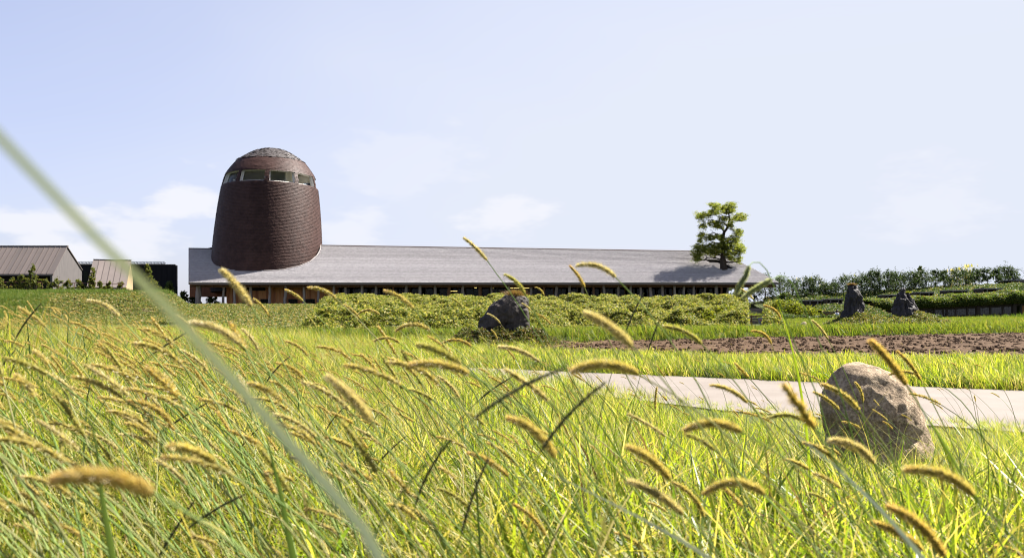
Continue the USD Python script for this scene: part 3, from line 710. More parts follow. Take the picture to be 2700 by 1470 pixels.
# the cap of rougher shingles overhangs the wall
ca = np.linspace(0, 2 * np.pi, 73)[:-1]
czs = np.linspace(cap_z[0], cap_z[-1] - 0.01, 12)
A, Zg = np.meshgrid(ca, czs)
cv = tpt(A, Zg, CP(Zg) - 0.05).reshape(-1, 3)
cf = np.array([[i * 72 + j, i * 72 + (j + 1) % 72, (i + 1) * 72 + (j + 1) % 72, (i + 1) * 72 + j] for i in range(11) for j in range(72)])
under = tpt(ca, cap_z[0], 2.9)
dome = part(tower, "dome", join([(cv, cf), (np.vstack([cv[:72], under]), np.array([[j, 72 + j, 72 + (j + 1) % 72, (j + 1) % 72] for j in range(72)]))]), "shingle_edge", True)
sv, sf = [], []
arc = np.concatenate([[0], np.cumsum(np.hypot(np.diff(cap_r), np.diff(cap_z)))])
for k in range(27):
    s0, s1 = arc[-1] * k / 27, arc[-1] * (k + 1) / 27 + 0.05
    zz = np.interp([s0, min(s1, arc[-1])], arc, cap_z); rr2 = np.interp([s0, min(s1, arc[-1])], arc, cap_r)
    n = max(7, int(rr2[0] * 22))
    for a in range(n):
        a0 = 2 * math.pi * (a + 0.5 * (k % 2)) / n + rs.normal(0, 0.01); a1 = a0 + 2 * math.pi / n * 0.97
        l = rs.uniform(0.02, 0.085); zj = rs.normal(0, 0.03)
        p = [tpt(a0, zz[0] + zj, rr2[0] + l), tpt(a1, zz[0] + zj + rs.normal(0, .02), rr2[0] + l * rs.uniform(.6, 1.3)), tpt(a1, zz[1] + .03, rr2[1]), tpt(a0, zz[1] + .03, rr2[1]), tpt(a0, zz[0] + zj - .03, rr2[0] - 0.04), tpt(a1, zz[0] + zj - .03, rr2[0] - 0.04)]
        b = len(sv) * 6
        sv.append(p)
        sf += [[b, b + 1, b + 2], [b, b + 2, b + 3], [b, b + 4, b + 5], [b, b + 5, b + 1]]
part(dome, "dome_shingle", (np.array(sv).reshape(-1, 3), np.array(sf)), "dome_shingle", kind="stuff")
part(tower, "roof_flashing", tube(np.array([roof_pt(u, s, np.array(0.05)) for u, s in tow]), 0.07, 5), "slate_trim", True)
for k, m in enumerate(mull):
    a0, a1 = m + half, m + math.radians(36) - half
    aa = np.linspace(a0, a1, 8)
    ro = lambda z: float(RP(z)) - 0.02
    ri = lambda z: float(RP(z)) - TH - 0.02
    t0, t1 = tpt(aa, WZ1, ro(WZ1)), tpt(aa, WZ1, ri(WZ1))
    s0, s1 = tpt(aa, WZ0, ro(WZ0)), tpt(aa, WZ0, ri(WZ0))
    qd = lambda P, Q: (np.vstack([P, Q]), np.array([[i, i + 1, len(P) + i + 1, len(P) + i] for i in range(len(P) - 1)]))
    jm = [np.array([tpt(a, WZ0, ro(WZ0)), tpt(a, WZ1, ro(WZ1)), tpt(a, WZ1, ri(WZ1)), tpt(a, WZ0, ri(WZ0))]) for a in (a0 + .002, a1 - .002)]
    w_ = part(tower, "window", [qd(t0 - [0, 0, .004], t1 - [0, 0, .004]), qd(s0 + [0, 0, .004], s1 + [0, 0, .004])] + [(x, np.array([[0, 1, 2, 3]])) for x in jm], "white_paint")
    fr = [tube(tpt(aa, WZ1 - .05, ri(WZ1) + 0.08), 0.05, 4), tube(tpt(aa, WZ0 + .05, ri(WZ0) + 0.08), 0.05, 4), beam(tpt(a0 + .012, WZ0, ri(WZ0) + .08), tpt(a0 + .012, WZ1, ri(WZ1) + .08), 0.08), beam(tpt(a1 - .012, WZ0, ri(WZ0) + .08), tpt(a1 - .012, WZ1, ri(WZ1) + .08), 0.08)]
    part(w_, "frame", fr, "white_paint")
    part(w_, "pane", qd(tpt(aa, WZ0 + .05, ri(WZ0) + 0.08), tpt(aa, WZ1 - .05, ri(WZ1) + 0.08)), "clear_glass")
part(tower, "inner_partition", [bx(float(tcx(17)) + 2.2, float(tcx(17)) + 2.35, TY - 2.0, TY + 3.5, 16.25, 19), bx(float(tcx(17)) - 0.6, float(tcx(17)) + 2.2, TY + 1.0, TY + 1.15, 16.25, 19)], "white_plaster")

# ------------------------------------------------------------------ houses on the left hill
def gable_house(name, label, O, a, b, length, depth, rb, z0, zef, zr, zeb, panel_w, gable_mat, wall_mat, wall_set=0.6, over=0.0):
    """O: front right ground corner (x, y). a: unit vector along the ridge, away from the gable. b: unit vector to the back."""
    O, a, b = np.array(O, float), np.array([*a, 0.0]), np.array([*b, 0.0])
    P = lambda s, t, z: np.array([O[0], O[1], 0]) + a * s + b * t + np.array([0, 0, z])
    h = thing(name, label, "house", (O[0], O[1], z0))
    org = (O[0], O[1], z0)
    # gable wall as a slab
    ring = [(0, z0 - .3), (depth, z0 - .3), (depth, zeb), (rb, zr), (0, zef)]
    g0 = np.array([P(0, t, z) for t, z in ring]); g1 = np.array([P(0.2, t, z) for t, z in ring])
    tri = [[0, 1, 2], [0, 2, 3], [0, 3, 4]]
    f = np.array(tri + [[x + 5 for x in t[::-1]] for t in tri] + [[i, 5 + i, (i + 1) % 5] for i in range(5)] + [[(i + 1) % 5, 5 + i, 5 + (i + 1) % 5] for i in range(5)])
    part(h, "gable_wall", (np.vstack([g0, g1]), f), gable_mat, origin=org)
    part(h, "front_wall", beam(P(0.2, wall_set, (z0 + zef) / 2 - .2), P(length, wall_set, (z0 + zef) / 2 - .2), 0.2, zef - z0 + .2), wall_mat, origin=org)
    n = int(length / panel_w)
    nrm = np.cross(a, P(0, rb, zr) - P(0, -over, zef)); nrm /= np.linalg.norm(nrm); nrm *= np.sign(nrm[2])
    e0 = zef - over * (zr - zef) / rb
    for k in range(n):
        s0, s1 = k * panel_w - 0.12 * (k == 0), (k + 1) * panel_w - 0.004
        low = np.array([P(s0, -over, e0), P(s1, -over, e0), P(s1, rb, zr), P(s0, rb, zr)])
        pm = part(h, "roof_panel", (np.vstack([low, low + nrm * 0.06]), BOXF), f"metal_roof_{'abc'[rr.integers(3)]}", origin=org)
        part(pm, "seam", beam(P(s1, -over, e0) + nrm * 0.075, P(s1, rb, zr) + nrm * 0.075, 0.035, 0.05), "metal_trim", origin=org)
    bk = np.array([P(-.1, rb, zr), P(length, rb, zr), P(length, depth, zeb), P(-.1, depth, zeb)])
    part(h, "rear_roof", (np.vstack([bk, bk + np.array([0, 0, 0.08])]), BOXF), "metal_roof_a", origin=org)
    part(h, "ridge_cap", beam(P(-0.14, rb, zr + .06), P(length, rb, zr + .06), 0.22, 0.1), "metal_trim", origin=org)
    part(h, "gutter", beam(P(-0.12, -over - .04, e0 - .06), P(length, -over - .04, e0 - .06), 0.1, 0.12), "metal_trim", origin=org)
    part(h, "soffit", beam(P(0.2, wall_set / 2, zef - .14), P(length, wall_set / 2, zef - .14), wall_set, 0.05), wall_mat, origin=org)
    return h
zc = lambda v, y: CAM_Z + (V0 - v) / FPX * y
ga = gable_house("barn_house", "larger brown seamed-roof house with grey gable at the left edge", (u2x(138, 78), 78), (-1, 0), (0, 1), 9.4, 5.35, 2.5, 3.5, zc(723, 78), zc(650, 80.5), zc(712, 83.2), 0.53, "gable_grey", "black_wall", 0.9)
part(ga, "roof_hatch_line", beam(at(169, 722, 79.8) - [u2x(138, 78) - 0.0, 78, 4.1], at(191, 734, 81.3) - [u2x(138, 78), 78, 4.1], 0.05), "dark_post") if False else None
gb = gable_house("small_gable_house", "small brown steep-roofed house with sunlit buff gable, right of the larger one", (u2x(329, 76), 76), (-0.953, -0.30), (-0.31, 0.95), 3.25, 5.5, 3.3, 3.4, zc(759, 76), zc(688, 79.3), zc(728, 80.3), 0.54, "gable_buff", "black_wall", 0.5)
bh = thing("black_building", "flat-topped black clad building behind the small houses", "building")
YB = 95.0
part(bh, "front_wall", bx(u2x(150, YB), u2x(462, YB), YB, YB + .3, 2.6, zc(698, YB)), "black_wall")
part(bh, "side_wall", bx(u2x(462, YB) - .3, u2x(462, YB), YB + .3, YB + 0.7, 2.6, zc(698, YB) - .02), "black_wall")
part(bh, "flat_roof", bx(u2x(150, YB), u2x(462, YB) - .3, YB + .3, YB + 0.7, zc(700, YB) - .2, zc(700, YB)), "black_wall")
part(bh, "cornice", bx(u2x(150, YB), u2x(463, YB), YB - .1, YB + .02, zc(698, YB), zc(696.5, YB) ), "metal_trim")
for k, u in enumerate(range(215, 460, 14)):
    part(bh, "cladding_panel", bx(u2x(u, YB) + .02, u2x(u + 14, YB) - .02, YB - .03, YB - .002, 2.7, zc(700, YB)), "black_wall")
part(bh, "door_recess", bx(u2x(222, YB), u2x(232, YB), YB - .09, YB - .035, 4.5, zc(716, YB)), "dark_inside")
rk = thing("roof_truss_rail", "pale steel lattice rail along the top of the black building", "railing", (u2x(320, YB), YB - 0.1, zc(697, YB)))
ro_ = (u2x(320, YB), YB - 0.1, zc(697, YB))
part(rk, "top_rail", beam([u2x(203, YB), YB - .1, zc(690.5, YB)], [u2x(436, YB), YB - .1, zc(690.5, YB)], .07), "steel_pale", origin=ro_)
part(rk, "bottom_rail", beam([u2x(203, YB), YB - .1, zc(696, YB)], [u2x(436, YB), YB - .1, zc(696, YB)], .06), "metal_trim", origin=ro_)
for u in range(205, 437, 9):
    part(rk, "baluster", beam([u2x(u, YB), YB - .1, zc(696, YB)], [u2x(u + 3.5, YB), YB - .1, zc(691, YB)], .05), "steel_pale", origin=ro_)
    part(rk, "panel", bx(u2x(u + 4, YB), u2x(u + 8, YB), YB - .12, YB - .10, zc(695, YB), zc(692, YB)), "steel_pale", origin=ro_)

# rope rail on the crest of the left hill
rp = thing("rope_rail", "thin rust-red rail on slim posts along the left hilltop", "railing", (-40, 72.5, 4.2))
ra, rb_ = at(-20, 742.5, 73), at(330, 748, 72)
part(rp, "rail", tube(np.linspace(ra, rb_, 12), 0.03, 5), "rail_rust", origin=(-40, 72.5, 4.2))
for t in np.linspace(0.02, 0.98, 9):
    p = ra + (rb_ - ra) * t
    part(rp, "post", tube([[p[0], p[1], float(H(p[0], p[1])) - .1], p + [0, 0, .04]], 0.03, 5), "rail_rust", origin=(-40, 72.5, 4.2))
lg = thing("stone_ledge", "short pale stone ledge at the right end of the left hilltop", "ledge", tuple(at(415, 770, 70)))
part(lg, "slab", bx(-1.4, 0.6, -.2, .5, -.06, 0.03), "steel_pale")

# ------------------------------------------------------------------ sheltered house in the right hill
sh = thing("earth_sheltered_house", "low glazed house set into the right-hand hill under a turf roof", "building")
ux = np.array([2310., 2470, 2645, 2720])
def fac(u, top):
    """Point on the facade line at picture column u; top: head of the windows, else sill."""
    t = (u - U0) / FPX
    # intersect ray x = t*y with facade_y
    k = (76.0 - 82.0) / (48.9 - 38.0)
    y = (82.0 - 38.0 * k) / (1 - k * t)
    v = np.interp(u, ux, [823, 816.4, 808, 804]) if top else np.interp(u, ux, [836.5, 833, 827.5, 825])
    return np.array([t * y, y, CAM_Z + (V0 - v) / FPX * y])
posts = [2317, 2327, 2336, 2352, 2372, 2394, 2415, 2434, 2462, 2484, 2495, 2518, 2548, 2577, 2609, 2642, 2672, 2690]
for k, u in enumerate(posts):
    a, b = fac(u, False), fac(u, True)
    w_ = 0.32 if u in (2577, 2672) else 0.14
    part(sh, "post", beam(a - [0, 0.1, 0.9], b + [0, -0.1, 0.4], w_), "dark_post")
for u0, u1 in zip(posts[:-2], posts[1:-1]):
    a0, a1, b0_, b1_ = fac(u0, 0), fac(u1, 0), fac(u0, 1), fac(u1, 1)
    w_ = part(sh, "window", [beam(a0, a1, .08), beam(b0_, b1_, .08)] + [beam(a0 + (a1 - a0) * t + [0, -.02, 0], b0_ + (b1_ - b0_) * t + [0, -.02, 0], .018) for t in np.linspace(0.2, 0.8, 4)] +
              [beam(a0 + (b0_ - a0) * t + [0, -.02, 0], a1 + (b1_ - a1) * t + [0, -.02, 0], .018) for t in (0.33, 0.66)], "dark_post")
    part(w_, "pane", (np.array([a0, a1, b1_, b0_]), np.array([[0, 1, 2, 3]])), "field_glass")
fa, fb = fac(2300, 0), fac(2740, 0)
part(sh, "base_wall", beam(fa - [0, 0, .5], fb - [0, 0, .5], 0.12, 0.95), "dark_post")
part(sh, "head_beam", beam(fac(2300, 1) + [0, 0, .2], fac(2740, 1) + [0, 0, .2], 0.2, 0.34), "dark_post")
part(sh, "door_panel", (np.array([fac(2692, 0) - [0, 0, .6], fac(2740, 0) - [0, 0, .6], fac(2740, 1), fac(2692, 1)]), np.array([[0, 1, 2, 3]])), "board_wall")
part(sh, "inner_wall", beam(fa + [0.3, 1.1, .4], fb + [0.3, 1.1, .4], 0.1, 2.2), "rust_wall")
# turf roof edge: a thick rounded lip
lip_u = np.linspace(2300, 2760, 40)
lv, lf = [], []
for u in lip_u:
    b = fac(u, True)
    wob = 0.12 * math.sin(u * 0.05) + 0.08 * math.sin(u * 0.13)
    for dy, dz in ((0.6, 0.28), (-0.55, 0.25), (-0.95, 0.5 + wob * .5), (-0.85, 0.8 + wob), (-0.3, 1.05 + wob), (1.5, 1.2 + wob), (3.0, 1.2)):
        lv.append(b + [0, dy, dz])
for i in range(len(lip_u) - 1):
    for j in range(6):
        lf.append([i * 7 + j, i * 7 + j + 1, (i + 1) * 7 + j + 1, (i + 1) * 7 + j])
lip_v, lip_f = np.array(lv), np.array(lf)
part(sh, "turf_roof", (lip_v, lip_f[:, ::-1]), "soil_meadow", True)
# a rust-coloured recess wall where the slope opens, left of the standing rocks
rc = thing("recess_wall", "rust-brown retaining wall in the hillside behind the person in white", "wall", tuple(at(2190, 852, 74.6)))
o_ = at(2190, 852, 74.6)
part(rc, "wall", bx(-0.75, 1.2, 0.1, 0.3, -0.2, 0.95), "rust_wall")
part(rc, "lintel", bx(-0.85, 1.3, 0.0, 0.5, 0.97, 1.1), "dark_post")
# six dormers in the slope
dorm = [(2127, 2166, 791, 805), (2181, 2221, 788, 799), (2334, 2366, 777, 789), (2416, 2461, 770, 782), (2502, 2549, 765, 780), (2592, 2641, 760, 774)]
DORM = []
names = ["leftmost slope window, open-fronted, left of the taller rock spire", "slope window just left of the taller rock spire's head", "slope window half hidden by the peak of the shorter rock spire",
         "slope window just right of the shorter rock spire's peak", "slope window above the middle of the glazed front, second from the right", "rightmost slope window, highest on the hill"]
for (u0, u1, v0, v1), lab in zip(dorm, names):
    p = hit((u0 + u1) / 2, v1 + 1, 60)
    y = p[1] - 0.75
    DORM.append((u2x((u0 + u1) / 2, y), y))
    wd, hh = (u1 - u0) / FPX * y, (v1 - v0) / FPX * y
    d = thing("slope_window", "dark timber " + lab, "dormer", (u2x((u0 + u1) / 2, y), y, zc(v1, y)), rz=4, group="slope windows in the right-hand hill")
    part(d, "roof_slab", bx(-wd / 2 - .08, wd / 2 + .08, -.15, 1.6, hh - .07, hh + .03), "slate_trim")
    for s in (-1, 1):
        part(d, "side_wall", bx(s * wd / 2 - .05, s * wd / 2 + .05, 0, 1.5, -.4, hh - .072), "dark_post")
        part(d, "post", bx(s * wd * .27 - .04, s * wd * .27 + .04, 0.02, .12, 0.08, hh - .072), "slate_trim")
    part(d, "back_panel", bx(-wd / 2 + .05, wd / 2 - .05, 0.45, .5, -.4, hh - .072), "dark_post")
    part(d, "sill", bx(-wd / 2 + .05, wd / 2 - .05, -.02, .3, -.2, 0.07), "dark_post")
# corner of another flat roof at the far right edge
cb = thing("far_flat_roof", "grey flat roof corner peeping over the hill at the right edge", "building", tuple(at(2700, 740, 88)))
part(cb, "roof_slab", bx(-0.9, 4, 0, 4, 0.02, 0.18), "slate_trim")
part(cb, "wall", bx(-0.5, 4, .2, 4, -2.5, 0.018), "gable_grey")

# stone steps between the bank and the right hill
sy = np.linspace(61.5, 83.0, 20)
so_ = (0.306 * 61.5, 61.5, float(H(0.306 * 61.5, 61.5)))
st = thing("stone_steps", "dark overgrown stone steps climbing between shrub bank and right hill", "steps", so_)
sz = np.maximum.accumulate(np.maximum(H(0.300 * sy, sy), H(0.312 * sy, sy))) + 0.08
for y, z in zip(sy, sz):
    part(st, "step", bx(0.2975 * y + rr.uniform(-.08, .05), 0.3155 * y + rr.uniform(-.05, .08), y, y + 1.18, z - 0.5, z), "stone_step", origin=so_)
sg = thing("notice_board", "low grey notice board with red mark beside the stone steps", "sign", (u2x(2005, 60), 60, float(H(u2x(2005, 60), 60))))
part(sg, "board", bx(-0.17, 0.17, -.02, .02, 0.12, 0.62), "sign_grey")
part(sg, "red_mark", bx(-0.06, 0.07, -.028, -.021, 0.42, 0.47), "sign_red")
part(sg, "leg", bx(-0.03, 0.03, -.015, .015, -0.2, 0.118), "sign_grey")
fr_ = thing("low_wood_rail", "low wooden rail across the foot of the stone steps", "railing", (u2x(2005, 60.4), 60.4, float(H(u2x(2005, 60.4), 60.4))))
part(fr_, "rail", beam([-0.75, 0, 0.72], [0.8, 0, 0.76], .07), "beam_wood")
for x in (-0.65, 0.7):
    part(fr_, "post", bx(x - .04, x + .04, .05, .12, -.2, 0.8), "beam_wood")

# ------------------------------------------------------------------ rocks
def hulls(chains, refine, smooth=8, amp=0.06, freq=2.0, seed=0, ridged=0.0, strata=None):
    """chains: lists of (centre, radius); hull of each neighbouring pair, joined, refined, smoothed and roughened."""
    solid = m3.Manifold()
    for ch in chains:
        for (c0, r0), (c1, r1) in zip(ch[:-1], ch[1:]):
            a = m3.Manifold.sphere(r0, 20).translate(tuple(map(float, c0))); b = m3.Manifold.sphere(r1, 20).translate(tuple(map(float, c1)))
            solid = solid + m3.Manifold.batch_hull([a, b])
    v, f, _ = meshkit.arrays(solid.refine_to_length(refine))
    m = trimesh.Trimesh(v, f, process=True)
    if smooth:
        trimesh.smoothing.filter_taubin(m, iterations=smooth)
    v = np.array(m.vertices)
    n = np.array(m.vertex_normals)
    q = v * freq
    if strata is not None:
        q = q * strata
    d = meshkit.fbm(q, 5, seed) - 0.5
    if ridged:
        d = d + ridged * (0.5 - np.abs(meshkit.fbm(q * 1.7 + 9, 4, seed + 5) - 0.5) * 4)
    m.vertices = v + n * (d * amp)[:, None]
    return m
def px_rock(pts, y, **k):
    """chains given as picture (u, v, radius in picture pixels, depth offset m) at distance y."""
    return hulls([[(at(u, v, y + d), r / FPX * y) for u, v, r, d in ch] for ch in pts], **k)

bo = thing("boulder", "large pale granite boulder standing in the grass beside the path at right", "boulder", (2.5, 5.6, 0.0))
part(bo, "stone", px_rock([[(2266, 1040, 80, 0.0), (2303, 1092, 116, 0.05), (2326, 1170, 116, 0.05), (2332, 1260, 108, 0.05)], [(2266, 1040, 80, 0.0), (2250, 1080, 84, 0), (2266, 1150, 88, 0), (2285, 1240, 92, 0.0), (2326, 1170, 116, .05)]], 5.7, refine=0.016, smooth=8, amp=0.11, freq=3.0, seed=4, ridged=0.18), "granite", True, origin=(2.5, 5.6, 0))

cr = thing("overhanging_rock", "big dark overhanging rock with grass cap on a leafy mound, before the bank", "rock", (-0.2, 27.2, 0.4))
part(cr, "stone", px_rock([[(1290, 852, 27, 0), (1318, 830, 34, 0), (1348, 812, 34, 0), (1366, 800, 24, 0.05)], [(1348, 812, 34, 0), (1362, 850, 34, 0.1), (1352, 895, 38, .1)], [(1366, 800, 24, .05), (1376, 825, 18, -.1), (1378, 850, 16, -.1)], [(1288, 856, 26, 0), (1300, 874, 24, 0), (1340, 895, 38, 0.1)], [(1342, 794, 12, 0), (1382, 794, 12, 0)]],
      27.0, refine=0.04, smooth=4, amp=0.20, freq=2.4, seed=2, ridged=0.28), "rock_dark", True, origin=(-0.2, 27.2, 0.4))
r1 = thing("rock_spire", "taller dark rock spire with rusty grass cap, left of the two in the right field", "rock", (20.4, 48, 0.8))
part(r1, "stone", px_rock([[(2246, 757, 9, 0), (2246, 768, 14, 0), (2251, 790, 19, 0), (2249, 815, 19, 0), (2244, 840, 22, 0), (2245, 865, 26, 0)], [(2251, 790, 19, 0), (2258, 812, 15, 0), (2256, 850, 20, 0)], [(2258, 822, 12, -.2), (2270, 840, 10, -.3), (2280, 858, 12, -.3)]], 48.0, refine=0.06, smooth=3, amp=0.34, freq=1.9, seed=8, ridged=0.6, strata=np.array([1.5, 1.5, 0.55])), "rock_spire", True, origin=(20.4, 48, 0.8))
r2 = thing("rock_spire", "shorter pyramid-shaped dark rock spire, right of the two in the right field", "rock", (24.2, 48.6, 0.8))
part(r2, "stone", px_rock([[(2383, 764, 4, 0), (2380, 785, 12, 0), (2378, 812, 20, 0), (2374, 850, 28, 0)], [(2383, 765, 5, 0), (2396, 792, 10, 0), (2410, 822, 11, 0), (2418, 850, 13, 0)], [(2380, 785, 12, 0), (2393, 822, 20, -.1), (2398, 855, 24, -.2)], [(2374, 808, 12, 0), (2361, 836, 13, 0), (2356, 860, 16, 0)]], 48.6, refine=0.06, smooth=3, amp=0.32, freq=1.9, seed=15, ridged=0.6, strata=np.array([1.3, 1.3, 0.6])), "rock_spire", True, origin=(24.2, 48.6, 0.8))

def tuft(n, seed, rad, h, w, lean=0.5, seg=3):
    r = np.random.default_rng(seed)
    b = np.column_stack([r.normal(0, rad, n), r.normal(0, rad, n), np.zeros(n)])
    return blades(b, r.uniform(0.6, 1.0, n) * h, np.column_stack([r.normal(0, lean, n), r.normal(0, lean, n)]) @ np.eye(2, 3), w, seed, seg)
def on(v, f, t, p):
    return v + np.asarray(p), f, t
for root, u, v, y, wpx, m_, seed, org in ((cr, 1360, 778, 27.0, 24, "red_leaf", 31, (-0.2, 27.2, 0.4)), (r1, 2246, 751, 48.0, 9, "red_leaf", 32, (20.4, 48, 0.8)), (r2, 2392, 772, 48.6, 7, "bright_leaf", 33, (24.2, 48.6, 0.8))):
    p = at(u, v, y)
    s = wpx / FPX * y
    r = np.random.default_rng(seed)
    n = 700
    b = np.column_stack([r.normal(0, s * .45, n), r.normal(0, s * .45, n), r.uniform(-.15, 0.1, n) * s])
    d = b[:, :2] / (s * 1.2)
    vv, ff, tt = blades(b, r.uniform(0.5, 1.0, n) * s * 0.75, np.column_stack([d, np.zeros(n)]), 0.012 * y / 27, seed, 3)
    part(root, "grass_cap", (vv + p, ff), m_, tint=tt, origin=org)
# little grass crest down the right edge of the shorter spire
def shrub_cloud(center_fn, n, leaf, seed):
    r = np.random.default_rng(seed)
    return leaves(center_fn(r, n), leaf, seed, flat=0.3)

# low leaf cover on the mounds: one mass each
def mound_cover(name, mx, my, rad, n, leaf, m_, label, seed, hgt=0.22):
    r = np.random.default_rng(seed)
    a, d = r.uniform(0, 2 * np.pi, n), rad * np.sqrt(r.random(n))
    x, y = mx + d * np.cos(a), my + d * np.sin(a)
    lump = np.clip(noise2(x, y, 0.5, seed, 3) * 2 + 0.5, 0, 1.2)
    z = H(x, y) + lump * hgt * r.random(n) ** 0.4 * np.clip((1 - d / rad) * 3, 0.15, 1)
    v, f, t = leaves(np.column_stack([x, y, z]), leaf, seed, flat=0.45)
    say(part(None, name, (v, f), m_, tint=t), label, "ground cover", kind="stuff")
mound_cover("mound_cover", -0.2, 26.7, 2.2, 26000, 0.085, "mound_leaf", "bronze-green leafy cover on the mound under the overhanging rock", 41, 0.45)
mound_cover("mound_cover", 20.9, 48.0, 3.0, 19000, 0.12, "cover_leaf", "leafy cover on the mound under the taller rock spire", 42, 0.28)
mound_cover("mound_cover", 24.5, 48.6, 3.3, 20000, 0.11, "cover_leaf", "leafy cover on the mound under the shorter rock spire", 43, 0.28)

# plants climbing the overhanging rock's right foot
# small stones
for u, v, w_, lab, m_ in ((2118, 856, 11, "small round brown stone at the foot of the right hill left of the rock spires", "stone_pale"), (1402, 866, 9, "small round stone at the foot of the shrub bank right of the overhanging rock", "stone_pale"), (1108, 893, 9, "small round pinkish stone on the lawn left of the overhanging rock", "stone_pale"),
                          (636, 934, 24, "pale rounded stone half hidden in the grass at left by the path end", "granite")):
    p = hit(u, v + (20 if w_ > 20 else 4), 8)
    s = w_ / FPX * p[1]
    t = thing("field_stone", lab, "stone", tuple(p))
    part(t, "stone", hulls([[((0, 0, -s * .1), s * .9), ((s * .2, 0, s * .55), s * .6)]], refine=s * .25, smooth=4, amp=s * .25, freq=1.6 / s, seed=int(u)), m_, True)

# ------------------------------------------------------------------ ground foliage
def leaf_clump(n, seed, leaf, up=0.5, aspect=0.55):
    r = np.random.default_rng(seed)
    d = r.normal(size=(n, 3)); d /= np.linalg.norm(d, axis=1, keepdims=True)
    d[:, 2] = np.abs(d[:, 2]) * up
    c = d * r.uniform(0.35, 1.0, (n, 1))
    return leaves(c, leaf, seed, aspect, flat=0.35)
def area(n, x0, x1, y0, y1, seed, keep):
    r = np.random.default_rng(seed)
    x, y = r.uniform(x0, x1, n), r.uniform(y0, y1, n)
    ok = keep(x, y, r)
    return x[ok], y[ok], r
grass_protos = [tuft(34, 100 + k, 0.10, 0.30, 0.011, 0.35, 2) for k in range(4)]
far_protos = [tuft(30, 120 + k, 0.20, 0.34, 0.022, 0.32, 2) for k in range(4)]
def gr(name, label, cat, x, y, r, protos, smin, smax, mats, seed, z=None, lean=0.25, zs=1.0):
    n = len(x)
    z = H(x, y) - 0.02 if z is None else z
    s = r.uniform(smin, smax, n)
    return scatter(name, protos, np.column_stack([x, y, z]), r.uniform(0, 6.28, n), np.column_stack([s, s, s * zs * r.uniform(.8, 1.25, n)]), label, cat, mats, tilt=np.column_stack([r.normal(0, 0.08, n), r.normal(-lean, 0.12, n)]), seed=seed)
in_view = lambda x, y, m=1.5: np.abs(x) < 0.66 * y + m
mound_clear = lambda x, y: np.hypot(x + .25, y - 27.2) > 1.3
# terrace lawn beyond the ploughed field; thick along its front edge
x, y, r = area(56000, -34, 52, 28.5, 74, 201, lambda x, y, r: in_view(x, y) & (y > field_far(x) + 0.1) & mound_clear(x, y) & (np.hypot(x - 20.9, (y - 47.6) * .8) > 2.8) & (np.hypot(x - 24.5, (y - 48.2) * .8) > 3.0) & ~((x > 36) & (y > facade_y(x) - .6)) & ((y < bank_foot(x) - 0.6) | (x > 21)) & (y < 73) & ~((x < -19) & (y > 53)))
gr("lawn", "bright green lawn grass on the terrace below the bank", "lawn", x, y, r, far_protos, 0.42, 0.72, ["lawn_grass"], 1)
x, y, r = area(26000, -24, 30, 28.5, 47, 202, lambda x, y, r: in_view(x, y) & (y > field_far(x) + 0.12) & (y < field_far(x) + 1.5) & mound_clear(x, y))
gr("lawn_edge_grass", "long grass hanging over the front edge of the terrace lawn", "grass", x, y, r, far_protos, 0.7, 1.3, ["lawn_grass"], 2)
# second raised band of grass before the sheltered house
x, y, r = area(9000, 22, 52, 56, 76, 203, lambda x, y, r: in_view(x, y) & (y < facade_y(x) - 0.7) & (y > facade_y(x) - 12) & (r.random(len(x)) < 0.7))
gr("rough_grass", "rough green grass in front of the sheltered house", "grass", x, y, r, far_protos, 0.9, 1.5, ["turf_leaf"], 3)
# grass strip between path and ploughed field
x, y, r = area(46000, -16, 20, 9.5, 30, 204, lambda x, y, r: in_view(x, y) & (road_q(x, y) < -0.08) & (y < field_near(x) + 0.9 * noise2(x, y, .9, 8) + 0.25) & (r.random(len(x)) < (1.05 - 0.5 * sstep((y - 14) / 12)) * (0.45 + 1.0 * np.clip(noise2(x, y, 1.1, 77) + .45, 0, 1))))
gr("verge_grass", "unmown grass strip between the path and the ploughed field", "grass", x, y, r, grass_protos, 0.75, 1.3, ["meadow_green", "meadow_straw", "meadow_dark", "meadow_green"], 4, lean=0.3, zs=1 - 0.5 * sstep((y - 14) / 6))
# weeds and straw on the ploughed soil
x, y, r = area(900, -6, 28, 21, 43, 205, lambda x, y, r: in_view(x, y) & (y > field_near(x)) & (y < field_far(x)) & (r.random(len(x)) < 0.5))
gr("field_weeds", "sparse dry weeds scattered over the ploughed soil", "weeds", x, y, r, [tuft(6, 140, .05, .25, .008, .6, 2), tuft(5, 141, .06, .2, .008, .8, 2)], 0.5, 1.0, ["meadow_straw"], 5)
cl = []
r = np.random.default_rng(77)
cx_, cy_ = r.uniform(-5, 28, 9000), r.uniform(21, 43, 9000)
ok = in_view(cx_, cy_) & (cy_ > field_near(cx_)) & (cy_ < field_far(cx_) - .1) & mound_clear(cx_, cy_)
cx_, cy_ = cx_[ok], cy_[ok]
clod = [(lambda m: (np.array(m.vertices) * r.uniform(.7, 1.2, (len(m.vertices), 1)), np.array(m.faces), np.zeros(len(m.vertices))))(trimesh.creation.icosphere(1, 1.0)) for _ in range(3)]
scatter("soil_clods", clod, np.column_stack([cx_, cy_, H(cx_, cy_) + 0.07]), r.uniform(0, 6, len(cx_)), r.uniform(0.02, 0.075, len(cx_)), "brown clods lying on the ploughed field", "soil", ["plowed_soil"], seed=6)

